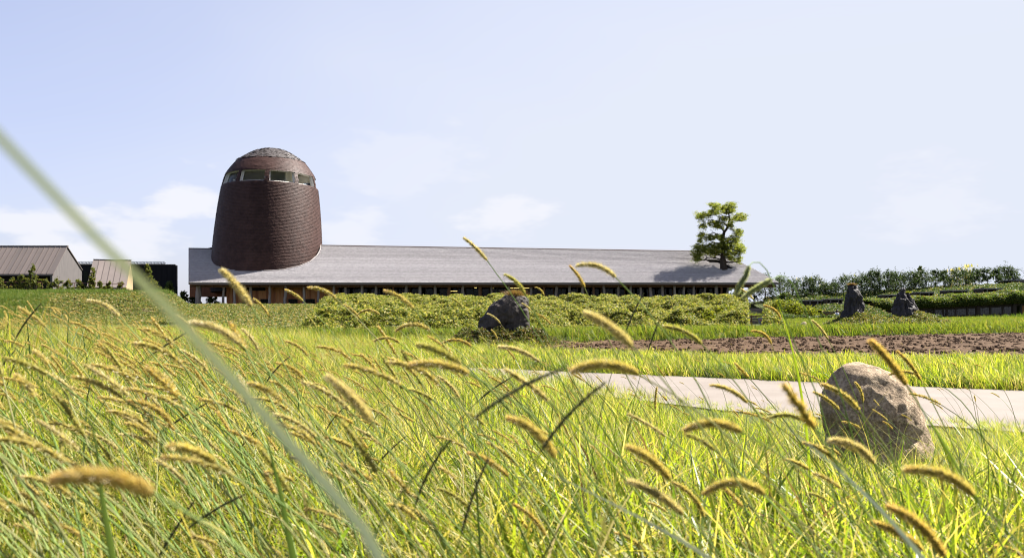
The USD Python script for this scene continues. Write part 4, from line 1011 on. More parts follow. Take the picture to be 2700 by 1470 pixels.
# shrub bank below the hall
clumps = [leaf_clump(52, 300 + k, 0.42, 0.8) for k in range(5)]
def bank_left(y):            # ragged left end of the shrubs
    return -19.8 + 0.22 * (82 - y)
x, y, r = area(90000, -23, 27, 40, 83.6, 301, lambda x, y, r: (y > bank_foot(x) - .3) & (r.random(len(x)) < .35 + .65 * (y > 56)) & (x > bank_left(y) + 1.2 * noise2(x, y, 2.0, 12)) & (x < 23.6 - 1.6 * (y < 72) - .2 * np.maximum(70 - y, 0)) & ~((x > .294 * y) & (x < .319 * y)))
lump = np.clip((noise2(x, y * 0.8, 1.35, 21, 3)) * 2.6 + 0.5, 0, 1)
hgt = (0.15 + 1.05 * lump) * sstep((y - bank_foot(x) + .5) / 1.5) * sstep((84.2 - y) / 1.5 + 0.25) * sstep((x - bank_left(y)) / 1.5 + 0.3)
zz = H(x, y) + hgt * (0.35 + 0.65 * r.random(len(x)) ** 0.35)
s = r.uniform(0.22, 0.42, len(x))
scatter("shrub_bank", clumps, np.column_stack([x, y, zz]), r.uniform(0, 6.28, len(x)), np.column_stack([s, s, s * 0.8]), "dense low green shrubs covering the bank below the glazed gallery", "shrubs", ["shrub_leaf"], seed=7)
# brighter, yellow-green bushes at both sides of the steps
for nm, lab, bxs in (("yellow_bush", "bright yellow-green bush at the right end of the shrub bank left of the steps", [(17.0, 63.3, 1.6, 1.7), (15.2, 62.2, 1.3, 1.3), (18.0, 64.6, 1.0, 1.5)]),
                     ("yellow_bush", "broad bright yellow-green bush on the right hill just right of the steps", [(24.1, 71.2, 1.2, 1.9), (25.3, 71.3, 1.4, 2.3), (26.6, 71.0, 1.1, 1.8), (25.4, 73.2, 1.4, 2.1)])):
    r = np.random.default_rng(len(lab))
    t = thing(nm, lab, "bush", (bxs[0][0], bxs[0][1], float(H(bxs[0][0], bxs[0][1]))))
    org = (bxs[0][0], bxs[0][1], float(H(bxs[0][0], bxs[0][1])))
    C = []
    for bx_, by_, br, bh_ in bxs:
        n = int(1500 * br)
        d = r.normal(size=(n, 3)); d /= np.linalg.norm(d, axis=1, keepdims=True); d[:, 2] = np.abs(d[:, 2])
        k = 0.72 + 0.35 * meshkit.noise(d * 2.5 + bx_, 3)
        C.append(np.array([bx_, by_, float(H(bx_, by_))]) + d * [br, br, bh_] * k[:, None] * r.uniform(.7, 1.0, (n, 1)))
    C = np.vstack(C)
    v, f, tt = leaves(C, 0.20, len(lab), flat=0.3)
    part(t, "foliage", (v, f), "bright_leaf", tint=tt, origin=org)
    part(t, "stem", [tube([[b[0], b[1], float(H(b[0], b[1])) - .1], [b[0] + .1, b[1], float(H(b[0], b[1])) + b[3] * .6]], 0.04, 5) for b in bxs], "bark", origin=org)
# sparse cover on the left bank and hill, bare soil between
sm = [leaf_clump(16, 320 + k, 0.5, 0.7) for k in range(4)]
x, y, r = area(60000, -42, -12, 39, 84, 311, lambda x, y, r: in_view(x, y, 1) & (x < bank_left(y) + 2) & ((y > bank_foot(x) - .3) | (x < -0.40 * y)) & ((x > -19) | (y > 50)) & (r.random(len(x)) < 0.35 + 0.9 * np.clip(noise2(x, y, 1.6, 14, 3) + .35, 0, 1)))
s = r.uniform(0.14, 0.36, len(x))
scatter("bank_cover", sm, np.column_stack([x, y, H(x, y) + .03 + .1 * r.random(len(x))]), r.uniform(0, 6.28, len(x)), np.column_stack([s, s, s * .8]), "patchy young ground cover on the bare bank left of the shrubs", "ground cover", ["cover_leaf"], seed=8)
# turf patches: left flank of the left hill and along its crest
x, y, r = area(26000, -56, -27, 52, 76, 312, lambda x, y, r: in_view(x, y, 2) & (x < -0.43 * y) & ((x < -0.585 * y + 1.5 * noise2(x, y, 2.5, 17)) | ((y > 67.5 + 1.0 * noise2(x, y, 2, 18)) & (y < 72))))
lum = np.clip(noise2(x, y, 1.2, 19, 3) * 2 + 0.6, 0.1, 1.3)
gr("hill_turf", "bright tufted turf on the left hill and along its crest", "turf", x, y, r, far_protos, 0.6, 1.1, ["turf_leaf"], 9, z=H(x, y) - .03 + .3 * lum * r.random(len(x)))
# right hill
hc = [leaf_clump(34, 340 + k, 0.5, 0.8) for k in range(4)]
def dorm_clear(x, y):
    ok = np.ones(len(x), bool)
    for dx, dy in DORM:
        ok &= ~((np.abs(x - dx * y / dy) < 1.15) & (y > dy - 1.1) & (y < dy + 1.9))
    return ok
x, y, r = area(30000, 21.0, 64, 66, 97, 313, lambda x, y, r: (x > .319 * y) & in_view(x, y, 2) & ((x < 36.2) & (y > 67) | (y > facade_y(x) + 1.2)) & (r.random(len(x)) < 0.9) & dorm_clear(x, y))
s = r.uniform(0.16, 0.42, len(x)) * (0.75 + 0.6 * np.clip(noise2(x, y, 2.2, 23) + .4, 0, 1))
scatter("hill_cover", hc, np.column_stack([x, y, H(x, y) + .05 + .12 * r.random(len(x))]), r.uniform(0, 6.28, len(x)), np.column_stack([s, s, s]), "dark green undergrowth over the right-hand hill", "undergrowth", ["hill_leaf", "hill_leaf", "cover_leaf", "hill_leaf"], seed=10)
# turf lip over the windows
r = np.random.default_rng(55)
n = 9000
i, j = r.integers(0, len(lip_u) - 1, n), r.integers(1, 6, n)
a, b = r.random((n, 1)), r.random((n, 1))
P = (lip_v[i * 7 + j] * (1 - a) + lip_v[(i + 1) * 7 + j] * a) * (1 - b) + (lip_v[i * 7 + j + 1] * (1 - a) + lip_v[(i + 1) * 7 + j + 1] * a) * b
s = r.uniform(0.16, 0.36, n)
scatter("turf_roof_plants", hc, P, r.uniform(0, 6.28, n), s, "yellow-green plants hanging over the turf roof edge above the windows", "plants", ["turf_leaf", "cover_leaf", "turf_leaf", "cover_leaf"], seed=11)

# ------------------------------------------------------------------ trees
def limb(p, q, r0, r1, sag, seed, n=7):
    rg = np.random.default_rng(seed)
    t = np.linspace(0, 1, n)[:, None]
    c = np.asarray(p) * (1 - t) + np.asarray(q) * t
    c[1:-1] += rg.normal(0, sag, (n - 2, 3))
    return tube(c, np.linspace(r0, r1, n), 7)
big = thing("roof_tree", "tall old tree with open layered crown growing through the far end of the roof", "tree", tuple(at(1909, 708, 88.5)))
K = 0.1996
TYY = 88.5
tp = lambda x, y, d=0.0: at(1800 + x * K, 520 + y * K, TYY + d)
org = tuple(at(1909, 708, 88.5))
trunk = [(545, 960, 0), (535, 880, 0), (533, 800, 0), (535, 740, .05), (528, 640, .1), (532, 540, 0), (545, 470, -.1), (585, 410, 0), (605, 340, .1), (618, 280, 0), (612, 230, -.1), (570, 170, 0)]
trad = np.array([52, 42, 36, 34, 29, 26, 22, 17, 15, 11, 9, 4]) * K / FPX * TYY
tw_ = spline([tp(*a) for a in trunk], 34)
parts_ = [tube(tw_, np.interp(np.linspace(0, 1, 34), np.linspace(0, 1, 12), trad), 10)]
limbs = [((545, 450), (500, 410), (400, 400), 9), ((590, 380), (540, 340), (450, 310), 11), ((450, 310), (380, 300), (300, 300), 6), ((620, 300), (660, 290), (770, 315), 9), ((660, 285), (690, 235), (760, 230), 6), ((610, 260), (540, 240), (450, 210), 8), ((600, 230), (640, 160), (650, 95), 6),
         ((520, 620), (440, 600), (350, 580), 9), ((530, 530), (470, 500), (390, 470), 8), ((390, 470), (340, 490), (270, 500), 5), ((560, 640), (640, 620), (740, 640), 9), ((540, 750), (620, 740), (690, 720), 8), ((545, 830), (620, 850), (690, 840), 10), ((560, 860), (700, 850), (740, 830), 7),
         ((510, 770), (430, 740), (370, 690), 8), ((500, 820), (330, 790), (290, 760), 9), ((320, 800), (250, 830), (190, 780), 7), ((540, 560), (610, 530), (700, 500), 7), ((700, 500), (740, 480), (770, 460), 4), ((600, 800), (620, 760), (600, 700), 6), ((450, 520), (420, 470), (360, 430), 4), ((530, 420), (450, 370), (390, 340), 7)]
for k, (a, b, c, w_) in enumerate(limbs):
    rg = np.random.default_rng(500 + k)
    d1, d2 = rg.uniform(-.6, .6), rg.uniform(-1.3, 1.3)
    pth = spline([tp(*a), tp(*b, d1), tp(*c, d2)], 9)
    pth[1:-1] += rg.normal(0, 0.05, (7, 3))
    parts_.append(tube(pth, np.linspace(w_ * 1.3, 2.2, 9) * K / FPX * TYY, 6))
part(big, "trunk", parts_, "bark", True, origin=org)
PS = 1.22
pads = [(430, 110, 80, 30), (640, 90, 50, 20), (520, 170, 140, 45), (630, 160, 70, 45), (270, 240, 80, 40), (230, 255, 40, 40), (400, 210, 60, 30), (540, 290, 50, 40), (770, 265, 70, 50), (700, 280, 60, 30), (400, 340, 70, 40), (265, 370, 35, 45), (490, 380, 60, 40), (640, 370, 30, 50), (730, 470, 60, 50),
        (255, 500, 35, 35), (360, 540, 60, 40), (470, 520, 60, 30), (670, 560, 80, 50), (235, 560, 18, 35), (540, 590, 60, 50), (660, 640, 110, 70), (780, 680, 45, 45), (380, 660, 80, 50), (490, 680, 70, 60), (210, 650, 60, 35), (190, 730, 70, 65), (190, 800, 60, 40), (390, 740, 70, 40), (590, 720, 60, 50), (720, 720, 60, 60), (730, 820, 40, 40), (620, 790, 40, 30), (540, 640, 60, 60), (300, 700, 60, 40), (580, 130, 70, 30)]
C = []
for k, (cx, cy, rx, ry) in enumerate(pads):
    rg = np.random.default_rng(600 + k)
    sub = max(8, int(rx * ry / 88))
    for q_ in range(sub):
        o = rg.normal(size=3); o /= np.linalg.norm(o); o *= rg.random() ** 0.4
        c0 = tp(cx + o[0] * rx * PS, cy + o[2] * ry * PS * .95, rg.normal(0, .35) + o[1] * max(rx, 40) * K / FPX * TYY * 1.5)
        n = 60
        d = rg.normal(size=(n, 3)); d /= np.linalg.norm(d, axis=1, keepdims=True); d[:, 2] *= 0.6
        C.append(c0 + d * rg.uniform(.2, 1, (n, 1)) * rg.uniform(.15, .36))
rg = np.random.default_rng(677)
for q_ in range(700):
    cx, cy, rx, ry = pads[rg.integers(len(pads))]
    c0 = tp(cx + np.clip(rg.normal(0, .8), -1.35, 1.35) * rx, cy + np.clip(rg.normal(0, .8), -1.35, 1.35) * ry, np.clip(rg.normal(0, .8), -1.5, 1.5))
    n = 26
    C.append(c0 + rg.normal(0, .10, (n, 3)) * [1.3, 1.3, .7])
C = np.vstack(C)
v, f, tt = leaves(C, 0.10, 61, flat=0.35)
part(big, "crown", (v, f), "camphor_leaf", tint=tt, origin=org)

def pine(name, label, base, h, w, seed, m_="pine_needle", group=None, leaf=0.2, tiers=5, trunk_show=0.3, density=1.0, layered=True):
    """Young pine or shrubby tree: bent stem, whorled boughs, needle clumps at the bough ends."""
    rg = np.random.default_rng(seed)
    t = thing(name, label, "tree", tuple(base), group=group)
    top = np.array([rg.normal(0, .06) * h, rg.normal(0, .05) * h, h * .93])
    stem = spline([[0, 0, -.15], [rg.normal(0, .04) * h, 0, h * .35], top * [.6, .6, .72], top], 8)
    ms = [tube(stem, np.linspace(.035, .010, 8) * h * .7 + .006, 6)]
    C = []
    nb_ = int(tiers * 4)
    for k in range(nb_):
        s = trunk_show + (1 - trunk_show) * (k + rg.random()) / nb_
        p = np.array([np.interp(s, np.linspace(0, 1, 8), stem[:, c]) for c in range(3)])
        a = rg.uniform(0, 2 * np.pi)
        reach = w / 2 * (1.05 - .75 * (s - trunk_show) / (1 - trunk_show)) * rg.uniform(.55, 1.1)
        e = p + [math.cos(a) * reach, math.sin(a) * reach, reach * rg.uniform(.15, .55)]
        ms.append(tube([p, (p + e) / 2 - [0, 0, .04 * reach], e], [.010 * h + .004, .007 * h + .003, .003], 4, False))
        for u_ in (0.6, 1.0):
            c0 = p + (e - p) * u_
            n = int(34 * density)
            d = rg.normal(size=(n, 3)); d /= np.linalg.norm(d, axis=1, keepdims=True)
            C.append(c0 + d * rg.uniform(.2, 1, (n, 1)) * w * .13 * rg.uniform(.7, 1.3))
    n = int(40 * density)
    C.append(stem[-1] + rg.normal(0, .06, (n, 3)) * w * [1, 1, 1.6])
    part(t, "trunk", ms, "bark", True)
    v, f, tt = leaves(np.vstack(C), leaf, seed + 1, aspect=0.3 if m_ == "pine_needle" else .55)
    part(t, "crown", (v, f), m_, tint=tt)
    return t

ordn = ["first", "second", "third", "fourth", "fifth", "sixth", "seventh", "eighth", "ninth", "tenth", "eleventh", "twelfth", "thirteenth", "fourteenth", "fifteenth", "sixteenth", "seventeenth", "eighteenth", "nineteenth", "twentieth", "twenty-first", "twenty-second", "twenty-third", "twenty-fourth", "twenty-fifth", "twenty-sixth", "twenty-seventh", "twenty-eighth", "twenty-ninth", "thirtieth"]
# left hilltop: young clipped pines and a few taller saplings
lt = [(2, 734, 28), (33, 733, 26), (62, 725, 34), (95, 730, 36), (123, 737, 22), (150, 735, 34), (180, 739, 26), (209, 738, 30), (238, 741, 26), (265, 742, 22), (291, 743, 22), (321, 744, 22), (370, 739, 30), (412, 744, 26)]
for k, (u, v, w_) in enumerate(lt):
    y = 71.5 + (k % 3) * 0.5
    x = u2x(u, y); z = float(H(x, y))
    pine("young_pine", f"young tufted pine, {ordn[k]} from the left along the left hilltop rail", (x, y, z), zc(v, y) - z, w_ * 1.15 / FPX * y, 700 + k, "young_leaf", "young pines on the left hilltop", leaf=.15, tiers=3, trunk_show=.32, density=1.0)
for k, (u, v, w_, lab) in enumerate([(78, 695, 26, "thin tall sapling in front of the large brown-roofed house"), (244, 703, 26, "upright leafy sapling against the black wall left of the small gabled house"), (396, 696, 34, "tallest bushy sapling against the black building right of the small gabled house")]):
    y = 72.3; x = u2x(u, y); z = float(H(x, y))
    pine("sapling", lab, (x, y, z), zc(v, y) - z, w_ / FPX * y, 730 + k, "young_leaf", leaf=.16, tiers=6, trunk_show=.2 if k else .4, density=.8 if k else .45)
for k, (u, v0, y, w_, lab) in enumerate([(447, 745, 90, 44, "dark leafy shrub in shade at the right corner of the black building"), (488, 768, 96, 34, "loose open shrub in the gap left of the long hall"), (515, 770, 99, 40, "dark shrub seen through the open porch, left one"), (560, 766, 99, 44, "dark shrub seen through the open porch, right one")]):
    x = u2x(u, y); z = float(H(x, y)) - .2
    pine("rear_shrub", lab, (x, y, z), zc(v0, y) - z, w_ / FPX * y, 760 + k, "hill_leaf", leaf=.22, tiers=6, trunk_show=.1, density=1.0 if k != 1 else .5)
# right hilltop row
rt = [(1988, 737, 34), (2013, 724, 44), (2056, 729, 52), (2090, 738, 40), (2124, 732, 36), (2150, 731, 38), (2172, 746, 30), (2192, 746, 34), (2222, 730, 48), (2246, 727, 44), (2272, 724, 44), (2298, 712, 38), (2318, 713, 34), (2340, 716, 40), (2362, 719, 36), (2388, 722, 46), (2412, 716, 36), (2438, 717, 46),
      (2466, 710, 32), (2487, 712, 26), (2515, 714, 46), (2545, 714, 42), (2570, 710, 34), (2582, 712, 24), (2604, 708, 34), (2626, 708, 28), (2650, 702, 46), (2664, 708, 34)]
for k, (u, v, w_) in enumerate(rt):
    y = 89.0 + (k % 4) * 0.6
    x = u2x(u, y); z = float(H(x, y))
    show = .36 if k in (18, 19, 22, 23, 24, 25) else .06
    pine("hilltop_pine", f"small dark pine, {ordn[k]} from the left in the row along the right hilltop", (x, y, z), zc(v, y) - z, w_ * (1.5 if show > .1 else 1.9) / FPX * y, 800 + k, "pine_needle", "pines along the right hilltop", leaf=.26, tiers=6 if show < .1 else 4, trunk_show=show, density=.62)
for u, v, w_, lab in [(2420, 700, 20, "loose leafy treetop rising above the pine row near the middle of the right hilltop")]:
    y = 91.5; x = u2x(u, y); z = float(H(x, y))
    pine("broadleaf_sapling", lab, (x, y, z), zc(v, y) - z, w_ / FPX * y, 840, "hill_leaf", leaf=.2, tiers=6, trunk_show=.5)
# bushes near the hall's right end
for k, (u, v, y, w_, lab) in enumerate([(1945, 768, 84.3, 60, "bushy green shrub under the right end of the hall's eave"), (1962, 792, 84.0, 40, "green shrub at the top of the stone steps"), (2065, 775, 82, 60, "dense shrub on the slope right of the stone steps"), (2160, 815, 73.4, 26, "small loose shrub below the leftmost slope window")]):
    x = u2x(u, y); z = float(H(x, y)) - .1
    pine("slope_shrub", lab, (x, y, z), zc(v, y) - z, w_ / FPX * y, 850 + k, "hill_leaf" if k < 3 else "bright_leaf", leaf=.2, tiers=6, trunk_show=.05, density=1.3)
# pampas grass on the crest
for k, (u, v, n) in enumerate([(2555, 690, 70), (2528, 700, 50), (2508, 705, 40), (2150, 726, 14), (2105, 728, 12), (2245, 716, 8)]):
    y = 92; x = u2x(u, y); z = float(H(x, y))
    h = zc(v, y) - z
    rg = np.random.default_rng(870 + k)
    b = np.column_stack([rg.normal(0, .35, n), rg.normal(0, .3, n), np.zeros(n)])
    t = thing("pampas_clump", ["tallest pale pampas clump above the rightmost pines", "pale pampas clump just left of the tallest one", "small pale pampas clump leftmost of the three above the right pines", "thin plumes above the fifth and sixth hilltop pines", "thin plumes at the left part of the right hilltop", "thin plumes above the taller rock spire"][k], "grass clump", (x, y, z))
    v_, f_, tt = blades(b, rg.uniform(.7, 1.0, n) * h, np.column_stack([rg.normal(0, .07, n), rg.normal(0, .07, n), np.zeros(n)]), .03, 870 + k, 4)
    part(t, "stems", (v_, f_), "meadow_straw", tint=tt)
    tips = b[: n // 2] + [0, 0, h * .8] + rg.normal(0, .06, (n // 2, 3))
    v_, f_, tt = blades(tips, rg.uniform(.25, .5, n // 2), np.column_stack([rg.normal(0, .2, n // 2), rg.normal(0, .1, n // 2), np.zeros(n // 2)]), .07, 880 + k, 4)
    part(t, "plume", (v_, f_), "meadow_straw", tint=tt)

# ------------------------------------------------------------------ people
def person(name, label, loc, rz, pose, top_m, leg_m, hat=None):
    t = thing(name, label, "person", tuple(loc), rz=rz)
    J = pose
    def bone(*ch):
        s = m3.Manifold()
        for (a, ra), (b, rb) in zip(ch[:-1], ch[1:]):
            s = s + m3.Manifold.batch_hull([m3.Manifold.sphere(ra, 14).translate(tuple(map(float, a))), m3.Manifold.sphere(rb, 14).translate(tuple(map(float, b)))])
        return s
    hd, nk, ch, pv = J["head"], J["neck"], J["chest"], J["pelvis"]
    body = bone((nk, .055), (hd, .075)) + bone((hd + np.array([0, .0, .02]), .095), (hd + np.array([0, -.01, -.05]), .07)) + bone((hd + np.array([0, -.09, -.02]), .018), (hd + np.array([0, -.08, .01]), .012))
    body = body + bone((nk, .06), (ch, .12), (pv, .13))
    for s in ("l", "r"):
        body = body + bone((J["sh" + s], .055), (J["el" + s], .042), (J["wr" + s], .03), (J["ha" + s], .035)) + bone((J["hip" + s], .085), (J["kn" + s], .06), (J["an" + s], .04)) + bone((J["an" + s], .045), (J["an" + s] + np.array([0, -.14, -.03]), .03))
        for k in range(4):
            hdv = J["ha" + s]; dr = hdv - J["wr" + s]; dr = dr / np.linalg.norm(dr)
            o = np.array([(k - 1.5) * .016, 0, 0])
            body = body + bone((hdv + o, .010), (hdv + o + dr * .05, .009), (hdv + o + dr * .08 + np.array([0, -.01, 0]), .007))
        body = body + bone((J["ha" + s], .011), (J["ha" + s] + dr * .03 + np.array([0, -.04, 0]), .009))
    v, f, _ = meshkit.arrays(body.refine_to_length(.05))
    m = trimesh.Trimesh(v, f, process=True); trimesh.smoothing.filter_taubin(m, iterations=4)
    part(t, "body", m, "skin", True)
    shirt = bone((nk + (ch - nk) * .3, .085), (ch, .15), (pv, .155)) + bone((J["shl"], .075), (J["shr"], .075))
    for s in ("l", "r"):
        shirt = shirt + bone((J["sh" + s], .075), (J["sh" + s] + (J["el" + s] - J["sh" + s]) * .7, .062))
    part(t, "shirt", shirt.refine_to_length(.08), top_m, True)
    tr = bone((pv, .15), ((J["hipl"] + J["hipr"]) / 2, .14))
    for s in ("l", "r"):
        tr = tr + bone((J["hip" + s], .105), (J["kn" + s], .078), (J["an" + s] + np.array([0, 0, .04]), .062))
    part(t, "trousers", tr.refine_to_length(.08), leg_m, True)
    hair = m3.Manifold.sphere(.112, 18).translate(tuple(hd + np.array([0, .022, .035])))
    part(t, "hair", hair - m3.Manifold.cube((.4, .3, .4), True).translate(tuple(hd + np.array([0, -.19, -.06]))), "hair_dark", True)
    if hat:
        part(t, "sun_hat", (m3.Manifold.sphere(.12, 18).translate(tuple(hd + np.array([0, .01, .06]))) + m3.Manifold.cylinder(.02, .2, .19, 24).translate(tuple(hd + np.array([0, .0, .055])))), hat, True)
    return t
A_ = np.array
stand = dict(head=A_([0, -.02, 1.58]), neck=A_([0, 0, 1.44]), chest=A_([0, 0, 1.25]), pelvis=A_([0, 0, .98]), shl=A_([-.19, 0, 1.38]), shr=A_([.19, 0, 1.38]), ell=A_([-.24, .03, 1.1]), elr=A_([.24, .03, 1.1]), wrl=A_([-.24, -.08, .88]), wrr=A_([.24, -.08, .88]), hal=A_([-.24, -.1, .80]), har=A_([.24, -.1, .80]),
             hipl=A_([-.09, 0, .92]), hipr=A_([.09, 0, .92]), knl=A_([-.1, -.03, .5]), knr=A_([.1, .02, .5]), anl=A_([-.1, .02, .07]), anr=A_([.1, .1, .07]))
bend = dict(head=A_([0, -.62, 1.02]), neck=A_([0, -.52, 1.02]), chest=A_([0, -.36, 1.02]), pelvis=A_([0, 0, .92]), shl=A_([-.19, -.46, 1.02]), shr=A_([.19, -.46, 1.02]), ell=A_([-.22, -.52, .76]), elr=A_([.22, -.52, .76]), wrl=A_([-.16, -.62, .54]), wrr=A_([.16, -.62, .54]), hal=A_([-.15, -.64, .46]), har=A_([.15, -.64, .46]),
            hipl=A_([-.09, 0, .88]), hipr=A_([.09, 0, .88]), knl=A_([-.11, -.1, .48]), knr=A_([.11, -.1, .48]), anl=A_([-.11, .02, .07]), anr=A_([.11, .02, .07]))
y_ = 73.0
x_ = u2x(2207, y_)
person("person", "person with dark hair and white shirt standing left of the taller rock spire", (x_, y_, zc(817, y_) - 1.69), 100, stand, "cloth_white", "cloth_dark")
y_ = 36.0
x_ = u2x(184, y_)
person("person", "person in orange top and white sun hat bending in the far left grass", (x_, y_, zc(861, y_) - 1.14), 120, bend, "cloth_orange", "cloth_dark", "cloth_white")

# ------------------------------------------------------------------ the meadow in front
MEADOW_EDGE = ROAD_W - 0.05
def mclump(n, seed, rad, l0, l1, w0, w1, lean, spread, seg=4):
    r = np.random.default_rng(seed)
    b = np.column_stack([r.normal(0, rad, n), r.normal(0, rad, n), np.full(n, -0.02)])
    ln = np.column_stack([-lean + r.normal(0, spread, n), r.normal(0, spread, n), np.zeros(n)])
    return blades(b, r.uniform(l0, l1, n), ln, r.uniform(w0, w1, n), seed, seg, 0.6)
green = [mclump(20, 900 + k, 0.05, 0.20, 0.44, 0.0045, 0.0100, 0.14, 0.42) for k in range(6)]
fine = [mclump(24, 910 + k, 0.06, 0.24, 0.52, 0.0018, 0.0042, 0.34, 0.42) for k in range(6)]
lowg = [mclump(30, 920 + k, 0.06, 0.10, 0.26, 0.004, 0.007, 0.10, 0.55, 3) for k in range(4)]
dark = [mclump(8, 930 + k, 0.04, 0.35, 0.62, 0.003, 0.006, 0.10, 0.35) for k in range(3)]
broad = [mclump(9, 940 + k, 0.05, 0.22, 0.46, 0.008, 0.014, 0.18, 0.5) for k in range(3)] + [mclump(9, 945 + k, 0.06, 0.25, 0.5, 0.004, 0.010, 0.3, 0.8) for k in range(2)]
protos = green + fine + lowg + dark + broad
pmats = ["meadow_green"] * 6 + ["meadow_straw", "meadow_straw", "meadow_green", "meadow_straw", "meadow_straw", "meadow_green"] + ["meadow_dark", "meadow_green", "meadow_dark", "dead_grass"] + ["meadow_dark"] * 3 + ["meadow_green", "lawn_grass", "meadow_green", "dead_grass", "meadow_straw"]
r = np.random.default_rng(99)
px_, py_ = [], []
for y0, y1, sp in ((0.45, 1.2, .062), (1.2, 2.4, .070), (2.4, 4.5, .085), (4.5, 8, .125), (8, 13, .18), (13, 29, .30)):
    n = int((y1 - y0) * 2 * (0.7 * y1 + 0.6) / sp ** 2)
    x, y = r.uniform(-0.7 * y1 - .6, 0.7 * y1 + .6, n), r.uniform(y0, y1, n)
    ok = (np.abs(x) < 0.68 * y + 0.6) & (meadow_q(x, y) > MEADOW_EDGE - .1 + 0.5 * noise2(x, y, 0.5, 71)) & (np.hypot((x - 2.52) / 0.36, (y - 5.75) / 0.3) > 1)
    px_.append(x[ok]); py_.append(y[ok])
mx_, my_ = np.concatenate(px_), np.concatenate(py_)
n = len(mx_)
straw = np.clip(0.42 - 0.22 * mx_ / (0.3 * my_ + 0.6) * 0.6 + 1.5 * noise2(mx_, my_, 0.9, 73), 0.05, 0.75)          # drier towards the left
u_ = r.random(n)
pick = np.where(u_ < straw * 0.85, 6 + r.integers(0, 6, n), np.where(u_ < straw * 0.85 + 0.16, 12 + r.integers(0, 4, n), np.where(u_ > 0.955, 16 + r.integers(0, 3, n), r.integers(0, 6, n))))
pick = np.where((my_ < 3.0) & (mx_ > -.35 * my_) & (r.random(n) < .22), 19 + r.integers(0, 3, n), pick)
pick = np.where(r.random(n) < .07, 22 + r.integers(0, 2, n), pick)
edge_h = np.clip((meadow_q(mx_, my_) - MEADOW_EDGE) / 3.0, 0, 1)
right_low = 1 - 0.42 * sstep((mx_ - 0.6) / 1.2) * sstep((9.5 - road_q(mx_, my_)) / 3)
s = r.uniform(0.75, 1.15, n) * (np.interp(mx_, [-.5, 1.2, 2.6], [.95, .85, .55]) + (1 - np.interp(mx_, [-.5, 1.2, 2.6], [.95, .85, .55])) * edge_h) * right_low * (1 - 0.38 * (np.abs(mx_ - 2.0) < .95) * (np.abs(my_ - 4.4) < 1.15)) * (1 + 0.30 * sstep((-mx_ - 0.4) / 3.0)) * (1 + 0.5 * noise2(mx_, my_, 0.6, 74)) * (0.85 + 0.15 * sstep((my_ - 1.0) / 1.5))
say(scatter("meadow_grass", protos, np.column_stack([mx_, my_, H(mx_, my_)]), r.normal(0, 0.8, n), s, "tall windblown green and straw-coloured meadow grass filling the foreground", "grass", pmats,
            tilt=np.column_stack([r.normal(0, .12, n), r.normal(-.10, .14, n)]), seed=12, pick=pick), kind="stuff")

# foxtails
def head_mesh(c, rad, nb, seed, blen=0.0095, bw=0.00055):
    """Core and bristles of a seed head along the curve c (from its base to its tip)."""
    rg = np.random.default_rng(seed)
    n = len(c)
    t = np.linspace(0, 1, n)
    prof = np.interp(t, [0, .06, .18, .7, .93, 1], [.45, .8, 1, .95, .6, .25])
    tg = np.gradient(c, axis=0); tg /= np.linalg.norm(tg, axis=1, keepdims=True)
    bump = 1 + 0.22 * np.sin(np.arange(n) * 2.1)
    core = tube(c, rad * prof * bump, 8)
    ct = np.clip(rg.random(len(core[0])) * .5 + .15, 0, 1)
    k = rg.uniform(0.0, 1.0, nb)
    p = np.stack([np.interp(k, t, c[:, i]) for i in range(3)], 1)
    g = np.stack([np.interp(k, t, tg[:, i]) for i in range(3)], 1)
    a = np.cross(g, rg.normal(size=(nb, 3))); a /= np.linalg.norm(a, axis=1, keepdims=True)
    pr = np.interp(k, t, prof)
    d = a * rg.uniform(.7, 1.05, (nb, 1)) + g * rg.uniform(.35, .95, (nb, 1)); d /= np.linalg.norm(d, axis=1, keepdims=True)
    s = np.cross(d, rg.normal(size=(nb, 3))); s /= np.linalg.norm(s, axis=1, keepdims=True)
    o = p + a * (rad * pr * 0.8)[:, None]
    l = blen * rg.uniform(.6, 1.15, nb) * (0.55 + 0.45 * pr)
    v = np.stack([o - s * bw, o + s * bw, o + d * l[:, None]], 1).reshape(-1, 3)
    f = np.arange(nb * 3).reshape(-1, 3)
    bt = np.repeat(np.clip(rg.normal(.45, .2, nb) + .35 * (k > .86), 0, 1), 3)
    # plump spikelets between the bristles
    ns = max(40, nb // 9)
    k = rg.uniform(0.02, .97, ns)
    p = np.stack([np.interp(k, t, c[:, i]) for i in range(3)], 1); g = np.stack([np.interp(k, t, tg[:, i]) for i in range(3)], 1)
    a = np.cross(g, rg.normal(size=(ns, 3))); a /= np.linalg.norm(a, axis=1, keepdims=True)
    b = np.cross(g, a)
    pr = np.interp(k, t, prof)[:, None]
    m = p + a * rad * pr
    q = [m - g * .0016, m + b * .0009, m + g * .0018 + a * .0006, m - b * .0009, m + a * .0013]
    sv = np.stack(q, 1).reshape(-1, 3)
    i = np.arange(ns)[:, None] * 5
    sf = np.vstack([i + [0, 1, 4], i + [1, 2, 4], i + [2, 3, 4], i + [3, 0, 4]])
    cv, cf = core
    core = (np.vstack([cv, sv]), np.vstack([cf, sf + len(cv)]))
    ct = np.concatenate([ct, np.repeat(rg.random(ns), 5)])
    return core, ct, (v, f), bt
def stem_curve(ground, base, tang, n=14):
    g, b = np.asarray(ground, float), np.asarray(base, float)
    l = np.linalg.norm(b - g)
    p1 = b - tang * l * 0.5
    t = np.linspace(0, 1, n)[:, None]
    return (1 - t) ** 2 * g + 2 * t * (1 - t) * p1 + t ** 2 * b
